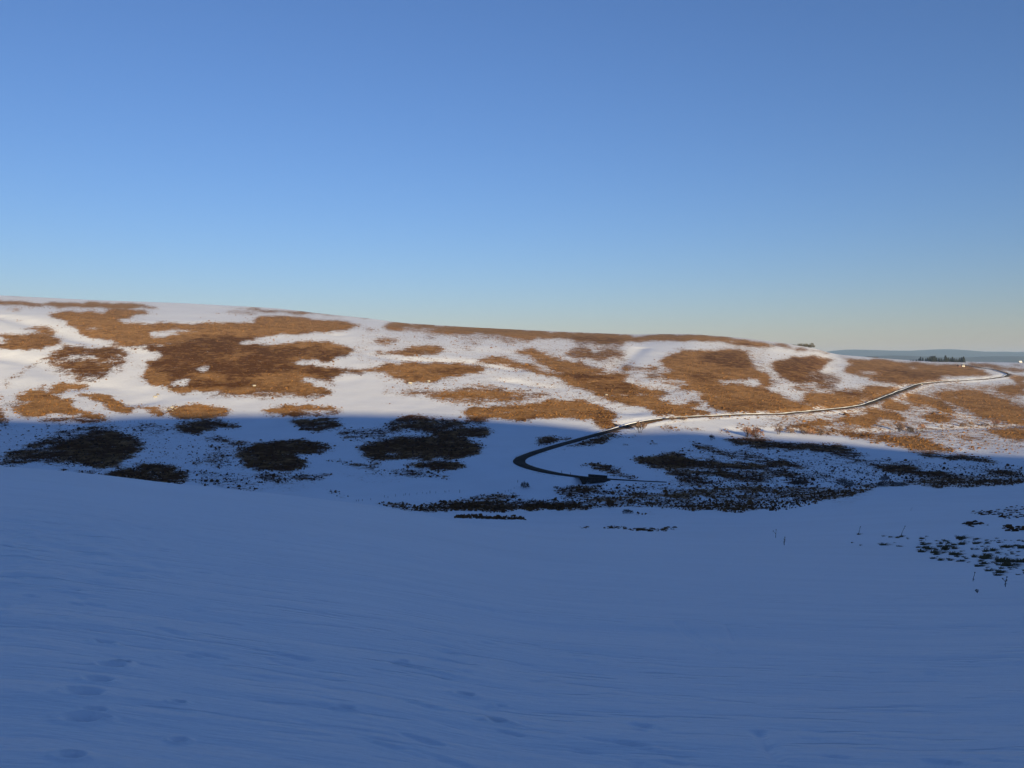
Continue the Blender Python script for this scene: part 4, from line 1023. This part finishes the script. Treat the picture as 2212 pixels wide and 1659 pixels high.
# ------------------------------------------------------------------ stone bridge on the lower bend
def ray_at(px, py, Y):
    u = (px - 1106) / F; v = (829.5 - py) / F
    yy = CP + v * SP; zz = -SP + v * CP
    return Vector((u / yy * Y, Y, zz / yy * Y))
def build_bridge():
    p0, p1, d, n, L, k0, k1, mid = BP0, BP1, BD, BN, BL, BK0, BK1, BM
    z0 = (road_z[k0] + road_z[k1]) / 2
    rzz = math.atan2(d[1], d[0])
    root = empty('stone_bridge', (mid[0], mid[1], z0), rzz)
    tag(root, 'dark stone bridge carrying the road over the burn below the hairpin', 'bridge')
    h = L / 2
    s0, s1 = (road_z[k0] - z0), (road_z[k1] - z0)
    def slope(x): return s0 + (s1 - s0) * (x + h) / L
    # near face, sloping down to the left foot, with a low arch
    bot = -3.2
    mb = MB()
    yF, yB = -3.75, -3.25
    ax, aw, ah = -h * .3, 1.2, 1.3
    outline = []
    NT = 14
    xs = [-h + (2 * h) * i / NT for i in range(NT + 1)]
    def botz(x): return bot + 1.7 * (x + h) / (2 * h)
    arch = []
    cols_ = sorted(set([round(v, 3) for v in xs] + [round(ax + aw * math.cos(t), 3) for t in np.linspace(0, math.pi, 9)]))
    for a, b in zip(cols_[:-1], cols_[1:]):
        def lo(x):
            q = (x - ax) / aw
            return botz(x) + (ah * math.sqrt(max(0, 1 - q * q)) if abs(q) <= 1 else 0)
        def top(x): return slope(x) + .35
        la, lb = lo(a), lo(b)
        if a < -h + 1.6: la = max(la, slope(a) - .2 - (a + h) * 1.6)
        if b < -h + 1.6: lb = max(lb, slope(b) - .2 - (b + h) * 1.6)
        P = [(a, yF, la), (b, yF, lb), (b, yF, top(b)), (a, yF, top(a)), (a, yB, la), (b, yB, lb), (b, yB, top(b)), (a, yB, top(a))]
        mb.add(P, [(0, 1, 2, 3), (5, 4, 7, 6), (3, 2, 6, 7), (1, 0, 4, 5)])
    link('spandrel_wall', mb.mesh('spandrel_wall'), M_STONE, root)
    mb = MB()                                   # low near coping stones
    for i in range(14):
        xa = -h + 2 * h * (i + .5) / 14
        mb.box((xa, -3.5, slope(xa) + .44 + rng.uniform(-.02, .02)), (2 * h / 14 - .03, .6, .17))
    link('coping', mb.mesh('coping'), M_COPE, root)
    mb = MB()                                   # far parapet, higher, stepped ends
    for i in range(16):
        xa = -h * .52 + (h * 1.52) * (i + .5) / 16
        mb.box((xa, 3.5, slope(xa) + .2 + rng.uniform(-.02, .02)), (h * 1.52 / 16 - .02, .5 + rng.uniform(-.04, .04), 1.3))
    link('parapet', mb.mesh('parapet'), M_STONE, root)
    mb = MB()
    mb.add([(h * .99, -3.7, slope(h) + .45), (h * 1.5, -4.3, slope(h) - .1), (h * 1.5, -4.3, -1.2), (h * .99, -3.7, -1.6),
            (h * .99, -3.3, slope(h) + .45), (h * 1.5, -3.9, slope(h) - .1), (h * 1.5, -3.9, -1.2), (h * .99, -3.3, -1.6)],
           [(0, 3, 2, 1), (4, 5, 6, 7), (0, 1, 5, 4), (1, 2, 6, 5)])
    link('wing_wall', mb.mesh('wing_wall'), M_STONE, root)
    mb = MB()                                   # dark throat of the arch
    pts = [(ax + aw * math.cos(t), botz(ax) + ah * math.sin(t)) for t in np.linspace(0, math.pi, 9)]
    P = [(x, yB + .05, z) for x, z in pts] + [(x, 2.6, z) for x, z in pts]
    mb.add(P, [(i, i + 1, 9 + i + 1, 9 + i) for i in range(8)] + [tuple(range(9, 18))])
    link('arch_vault', mb.mesh('arch_vault'), M_STONE, root)
build_bridge()

# ------------------------------------------------------------------ posts
def post_mesh():
    mb = MB(); mb.tube((0, 0, -.3), (0, 0, .93), .075, .07, 6); mb.tube((0, 0, .93), (0.01, 0, 1.0), .07, .03, 6)
    return mb.mesh('fence_post')
POST = post_mesh(); POST.materials.append(M_POST)
r6 = lambda a, b: (756 + .1953 * a, 999 + .1953 * b)
posts = [(885,342,32),(1213,338,38),(1855,222,28),(1817,290,16),(595,370,25),(615,362,26),(655,365,24),(503,378,32),(380,388,28),(420,392,22),(740,355,24),(805,345,20),(950,340,22),(1047,330,20),(1097,325,22),(1060,335,20),(1718,330,22),(1752,322,22),(1780,318,20),(230,415,20),(97,430,24),(137,425,20),(70,430,20),(2135,440,24),(1645,350,20),(850,350,20)]
lab = {0: 'thick dark fence post at the middle of the valley fence', 1: 'tall dark fence post standing alone right of the valley fence', 2: 'short dark post beside the small round grey bush', 23: 'lone thin post behind the dark stream bank'}
_po = np.argsort(np.argsort([p[0] for p in posts]))
ORD2 = ['first', 'second', 'third', 'fourth', 'fifth', 'sixth', 'seventh', 'eighth', 'ninth', 'tenth', 'eleventh', 'twelfth', 'thirteenth']
for i, (a, b, hz) in enumerate(posts):
    px, py = r6(a, b); x, y = hit(px, py)
    o = link('fence_post', POST, None, None, (x, y, zf(x, y)))
    s = hz * .1953 * y / F
    o.scale = (1.25 if i in (0, 1, 2) else .8, 1.25 if i in (0, 1, 2) else .8, s)
    o.rotation_euler = (rng.uniform(-.08, .08), rng.uniform(-.1, .1), rng.uniform(0, 3))
    tag(o, lab.get(i, 'thin weathered post, %s from the %s of the snowy valley fence' % ((ORD2[_po[i]], 'left') if _po[i] < 13 else (ORD2[len(posts) - 1 - _po[i]], 'right'))), 'post', 'fence posts on the valley floor')
for (a, b, hz, l_) in [(780, 462, 46, 'taller dark post at the bridge end, left of its twin'), (890, 470, 30, 'shorter dark post at the bridge end by the parapet')]:
    px, py = 1080 + .1709 * a, 945 + .1709 * b; x, y = hit(px, py)
    o = link('fence_post', POST, None, None, (x, y, zf(x, y) + .1)); o.scale = (1.3, 1.3, hz * .1709 * y / F)
    tag(o, l_, 'post', 'posts at the bridge end')
for i, a in enumerate(np.linspace(800, 1080, 11)):            # faint fence at the edge of the shade
    px, py = .3093 * a, 621 + .3093 * 943; x, y = hit(px, py)
    o = link('fence_post', POST, None, None, (x, y, zf(x, y))); o.scale = (.8, .8, 1.25)
    tag(o, 'faint thin post, %s from the left of the fence at the shade edge' % ORD2[i], 'post', 'fence posts along the shade edge')

# ------------------------------------------------------------------ boulders
def rock_mesh(seed):
    rr = np.random.default_rng(seed); me = bpy.data.meshes.new('boulder')
    import bmesh
    bm = bmesh.new(); bmesh.ops.create_icosphere(bm, subdivisions=2, radius=.5)
    pl = [(rr.normal(size=3), rr.uniform(.30, .42)) for _ in range(9)]
    for v in bm.verts:
        for nn, dd_ in pl:
            q = nn / np.linalg.norm(nn); e = float(np.dot(v.co, q)) - dd_
            if e > 0: v.co -= Vector(q) * e
    bm.to_mesh(me); bm.free(); return me
RK = [rock_mesh(s) for s in (1, 2, 3)]
for i, (px, py, w, h, m_, l_) in enumerate([
    (549, 835, 11, 5.5, M_ROCK, 'pale block like boulder shining on the dark heather'), (336, 858, 11, 5, M_ROCK, 'snow capped rock in the open snow gully'),
    (341, 853, 7, 4, M_DROCK, 'small dark stone just above the snow capped rock'), (368, 842, 14, 5, M_DROCK, 'dark flat rock at the foot of the heather slope'),
    (372, 881, 9, 5, M_ROCK, 'bright topped rock above the cluster at the shade edge'), (364, 886, 7, 5, M_DROCK, 'dark rock at the left of the cluster near the shade'),
    (373, 888, 7, 4, M_DROCK, 'dark rock lowest in the cluster near the shade'), (379, 884, 7, 5, M_DROCK, 'dark rock at the right of the cluster near the shade'),
    (886, 829, 11, 6, M_ROCK, 'pale rock below the oval grass patch'), (926, 825, 8, 5, M_ROCK, 'small pale rock right of the one below the oval grass patch'),
    (1310, 854, 8, 4, M_ROCK, 'pale stone at the left end of a terrace line above the road'), (1991, 833, 5, 3.5, M_ROCK, 'white stone lump beside the upper road bend')]):
    x, y = hit(px, py); s = y / F
    me = RK[i % 3].copy(); me.materials.append(m_)
    o = link('boulder', me, None, None, (x, y, zf(x, y) + h * s * .35))
    o.scale = (w * s, w * s * .8, h * s); o.rotation_euler = (0, 0, rng.uniform(-.5, .5))
    tag(o, l_, 'boulder')

# ------------------------------------------------------------------ far houses
def house(name, px, py, Y, w, dpt, hw, hr, mwall, mroof, label, cat, ridge_x=True, chim=False):
    X = (px - 1106) / F * Y
    z = min(zf(X, Y), Y * float(elev(py))) if py else zf(X, Y)
    root = empty(name, (X, Y, z), .25)
    mb = MB()
    a, b = w / 2, dpt / 2
    mb.add([(-a, -b, -.6), (a, -b, -.6), (a, b, -.6), (-a, b, -.6), (-a, -b, hw), (a, -b, hw), (a, b, hw), (-a, b, hw), (-a, 0, hw + hr), (a, 0, hw + hr)],
           [(0, 1, 5, 4), (2, 3, 7, 6), (1, 2, 6, 9, 5), (3, 0, 4, 8, 7)])
    link('wall', mb.mesh('wall'), mwall, root)
    mb = MB(); e = .35; t = .18
    for sg in (-1, 1):
        y0, z0 = sg * (b + e), hw - e * hr / b + .05
        mb.add([(-a - e, y0, z0), (a + e, y0, z0), (a + e, 0, hw + hr + .05), (-a - e, 0, hw + hr + .05), (-a - e, y0, z0 + t), (a + e, y0, z0 + t), (a + e, 0, hw + hr + .05 + t), (-a - e, 0, hw + hr + .05 + t)],
               [(0, 3, 2, 1), (4, 5, 6, 7), (0, 1, 5, 4), (1, 2, 6, 5), (3, 0, 4, 7)])
    link('roof', mb.mesh('roof'), mroof, root)
    for q in (-.5, .5):
        mb = MB(); mb.box((q * w * .6, -b - .02, hw * .55), (1.0, .08, 1.1)); link('window', mb.mesh('window'), M_GLASS, root)
    mb = MB(); mb.box((0, -b - .02, 1.0), (1.0, .08, 2.0)); link('door', mb.mesh('door'), M_SLATE, root)
    if chim:
        mb = MB(); mb.box((a - .6, 0, hw + hr + .6), (.8, .8, 1.4)); link('chimney', mb.mesh('chimney'), mwall, root)
    tag(root, label, cat)
house('white_house', 2203, 784, 2150, 7.5, 5.5, 2.4, 2.4, M_WHITE, M_SNOWROOF, 'small white gabled house on the moor edge at far right', 'house', chim=True)
house('red_brown_shed', 2071.5, 787.5, 1650, 5, 4, 2.0, 1.0, M_RED, M_SLATE, 'small red brown shed left of the white cottage by the road', 'shed')
house('white_cottage', 2079, 788.5, 1650, 6, 5, 2.6, 1.8, M_WHITE, M_SLATE, 'small white cottage with dark roof at the end of the road', 'house', chim=True)

# ------------------------------------------------------------------ near tussocks and dead stalks on the right
def tussock_mesh(seed):
    rr = np.random.default_rng(seed); mb = MB()
    for i in range(70):
        a = rr.uniform(0, 6.28); r0 = .22 * math.sqrt(rr.uniform(0, 1)); ln = rr.uniform(.45, 1.0)
        b = Vector((r0 * math.cos(a), r0 * math.sin(a), -.08)); l_ = rr.uniform(.25, 1.0)
        o_ = Vector((math.cos(a) + .55, math.sin(a), 0)) * l_ * .35
        w = Vector((-math.sin(a), math.cos(a), 0)) * rr.uniform(.012, .03)
        m1 = b + o_ * .4 + Vector((0, 0, ln * .6)); t = b + o_ * 1.5 + Vector((0, 0, ln * rr.uniform(.55, .9)))
        mb.add([b - w, b + w, m1 + w * .8, m1 - w * .8, t], [(0, 1, 2, 3), (3, 2, 4)])
    # matted heart
    S = 9
    P = [(.24 * math.cos(k * 6.283 / S) * rr.uniform(.8, 1.2), .24 * math.sin(k * 6.283 / S) * rr.uniform(.8, 1.2), -.1) for k in range(S)]
    P += [(.17 * math.cos(k * 6.283 / S + .3), .17 * math.sin(k * 6.283 / S + .3), .35 * rr.uniform(.7, 1.2)) for k in range(S)] + [(0, 0, .5)]
    mb.add(P, [(k, (k + 1) % S, S + (k + 1) % S, S + k) for k in range(S)] + [(S + k, S + (k + 1) % S, 2 * S) for k in range(S)])
    me = mb.mesh('grass_tussock'); me.materials.append(M_TUSS); return me
TU = [tussock_mesh(s) for s in range(6)]
r7 = lambda a, b: (1780 + .1953 * a, 1107 + .1953 * b)
def tussock(px, py, wpx, hpx, label, i):
    x, y = hit(px, py); s = y / F
    o = link('grass_tussock', TU[i % 6], None, None, (x, y, zf(x, y) - .02))
    o.scale = (wpx * s / .62, wpx * s / .75, hpx * s / .85); o.rotation_euler = (0, 0, rng.uniform(-.4, .4))
    tag(o, label, 'tussock', 'grass tussocks poking through snow')
named = [(1335, 412, 22, 15, 'largest dark green tussock, pointed, in the right hand tussock field'), (1290, 352, 10, 9, 'small upright tussock touching the largest pointed one'), (1785, 500, 18, 12, 'pointed dark tussock in the middle of the field'), (1770, 572, 18, 9, 'broad brown tussock below the pointed middle one'),
         (2205, 550, 18, 12, 'dark tussock cut by the right picture edge'), (655, 365, 22, 7, 'wide flat tussock alone left of the field'), (1095, 360, 18, 7, 'long low tussock at the left of the field'), (1215, 448, 18, 8, 'low tussock left of the field, sloping right'),
         (1912, 698, 18, 8, 'yellowish tussock at the lower edge of the field'), (1690, 600, 14, 8, 'double headed tussock on the lower left of the field'), (1440, 405, 14, 8, 'brown tussock right of the largest one'), (1960, 622, 13, 7, 'brown pointed tussock low in the field'),
         (380, 246, 9, 5, 'tiny dark tuft at the foot of the left stalk'), (850, 272, 12, 6, 'dark tuft at the foot of the leaning stalk'), (400, 366, 5, 4, 'tiny dark tuft, right one of a pair on open snow'), (307, 338, 5, 4, 'tiny dark tuft, left one of a pair on open snow'), (655, 266, 8, 4, 'small tuft between the two upper stalks'), (845, 378, 9, 3, 'flat tuft below the leaning stalk')]
for i, (a, b, w, h, l_) in enumerate(named):
    px, py = r7(a, b); tussock(px, py, w, h, l_, i)
field = np.array([(700,255),(1060,262),(1400,278),(1900,285),(2330,300),(2330,690),(2150,690),(1980,720),(1880,680),(1560,610),(1480,560),(1180,520),(1130,490),(1000,420),(760,380),(560,330)])
cnt = 0
while cnt < 265:
    a = rng.uniform(560, 2330); b = rng.uniform(255, 720)
    if a < 1050 and rng.uniform() < .7: continue
    ins = False
    for (ax_, ay_), (bx_, by_) in zip(field, np.roll(field, -1, 0)):
        if (ay_ > b) != (by_ > b) and a < (bx_ - ax_) * (b - ay_) / (by_ - ay_) + ax_: ins = not ins
    if not ins or vnoise(np.array([a / 70]), np.array([b / 30]), 13)[0] < .22: continue
    px, py = r7(a, b); k = (1 + (b - 262) / 600) * rng.lognormal(-.22, .48)
    tussock(px, py, 7.6 * k, 3.6 * k, 'dark withered grass tussock among many on the right hand slope', cnt)
    cnt += 1

def stalk(px, py, hpx, lean, label, heads=1, bush=False):
    x, y = hit(px, py); s = y / F; H = hpx * s
    root = empty('dead_stalk', (x, y, zf(x, y)))
    kk = min(1.0, max(.35, H / .75))
    mb = MB(); p = Vector((0, 0, -.15)); n = 6
    for k in range(n):
        q = Vector((lean * H * ((k + 1) / n) ** 1.3 + rng.uniform(-.012, .012), 0, H * (k + 1) / n))
        mb.tube(p, q, (.026 - .002 * k) * kk, (.024 - .002 * k) * kk, 5); p = q
    link('stem', mb.mesh('stem'), M_STALK, root)
    for hN in range(heads):
        mb = MB(); c = Vector((lean * H, 0, H)) if hN == 0 else Vector((lean * H * .5 - .35 * H * (1 if hN == 1 else -1), 0, H * .85))
        if hN: mb.tube((lean * H * .45, 0, H * .45), c, .018 * kk, .014 * kk, 4)
        for k in range(16):
            d = Vector(rng.normal(size=3)).normalized(); mb.tube(c, c + d * .07 * kk, .02 * kk, .008 * kk, 3)
        link('seed_head', mb.mesh('seed_head'), M_STALK, root)
    mb = MB()
    for k in range(3 + (14 if bush else 0)):
        zz = H * rng.uniform(.05, .8); c = Vector((lean * H * (zz / H) ** 1.3, 0, zz)); a = rng.uniform(0, 6.28)
        d = Vector((math.cos(a), math.sin(a), rng.uniform(-.2, .9))).normalized() * rng.uniform(.05, .12) * kk
        mb.tube(c, c + d, .016 * kk, .022 * kk, 4)
    link('withered_leaf', mb.mesh('withered_leaf'), M_STALK, root)
    tag(root, label, 'dead plant', 'dead thistle stalks on the snow')
q7 = lambda a, b: r7(a, b); q5 = lambda a, b: (1659 + .25 * a, 1080 + .25 * b)
stalk(*r7(385, 240), 16, .2, 'thin stalk rising from a tuft, left of the leaning one')
stalk(*r7(850, 268), 23, .38, 'thick dark stalk leaning right above the tussock field')
stalk(*r7(1645, 765), 20, .2, 'slender knobbly stalk at the lower edge of the tussock field')
stalk(*r7(2004, 825), 22, .16, 'stout leafy dead stalk, lowest on the right', 2, True)
stalk(*r7(1692, 892), 7, -.1, 'tiny forked sprig below the tussock field', 3)
stalk(*q5(66, 325), 17, .05, 'bent stalk with a drooping side arm on open snow', 2)
stalk(*q5(138, 392), 18, .1, 'knobbly dark stalk standing alone on open snow', 1, True)
stalk(*q5(1234, 92), 6, .5, 'tiny stalk far up the open snow')

# ------------------------------------------------------------------ blue hills far off
def far_hills(name, Y0, prof, base, depth, seed, label):
    P = np.array(prof, float)
    xs = np.linspace(P[0, 0], P[-1, 0], 160); n = 22
    top = np.interp(xs, P[:, 0], elev(P[:, 1])) * Y0
    V = []
    for j in range(n):
        f = j / (n - 1)
        Y = Y0 - depth * (1 - f)
        X = (xs - 1106) / F * Y0 * (1 + 0 * f)
        z = base + (top - base) * (math.sin(f * math.pi / 2) ** 1.3)
        z = z + 14 * fbm(X / 900, np.full_like(X, Y / 700), seed, 3) * math.sin(f * math.pi)
        V.append(np.stack([X, np.full_like(X, Y), z], 1))
    for j in range(1, 8):                     # the far side
        f = j / 7; V.append(np.stack([(xs - 1106) / F * Y0, np.full_like(xs, Y0 + depth * f), top + (base - top) * f], 1))
    V = np.array(V); k = len(V)
    idx = np.arange(k * 160).reshape(k, 160)
    Q = np.stack([idx[:-1, :-1], idx[:-1, 1:], idx[1:, 1:], idx[1:, :-1]], -1).reshape(-1, 4)
    o = link(name, mesh_np(name, V.reshape(-1, 3), Q, True), M_FAR)
    tag(o, label, 'hills', kind='structure')
far_hills('distant_hills', 13500, [(900, 768), (1300, 762), (1600, 763), (1760, 764), (1800, 757.5), (1830, 755), (1870, 756), (1910, 757.5), (1960, 758), (1995, 756), (2030, 754.5), (2060, 757), (2100, 760), (2150, 759.5), (2180, 760.5), (2212, 760), (2400, 757), (2700, 764), (3200, 770)], -110, 3200, 3, 'long low ridge of hazy blue hills on the horizon')
far_hills('distant_foothills', 9000, [(1000, 778), (1700, 775), (1850, 770), (1930, 768), (2000, 770), (2080, 772), (2150, 769), (2212, 770), (2500, 768), (3000, 776)], -110, 1800, 9, 'lower hazy hills in front of the blue ridge')

# ------------------------------------------------------------------ the air
mb = MB()
mb.box((0, 6000, -45), (44000, 56000, 490))
hz = mb.mesh('haze')
hm, hn, hb = mat('thin_haze')
hn.nodes.remove(hb)
pv = node(hn, 'ShaderNodeVolumePrincipled', Density=HAZE_DENSITY, Anisotropy=0.0)
pv.inputs['Color'].default_value = C4(.42, .64, 1.0)
hn.links.new(pv.outputs[0], hn.nodes['Material Output'].inputs['Volume'])
hobj = link('haze', hz, hm)
tag(hobj, 'thin blue haze in the air over the moor', 'haze', kind='stuff')
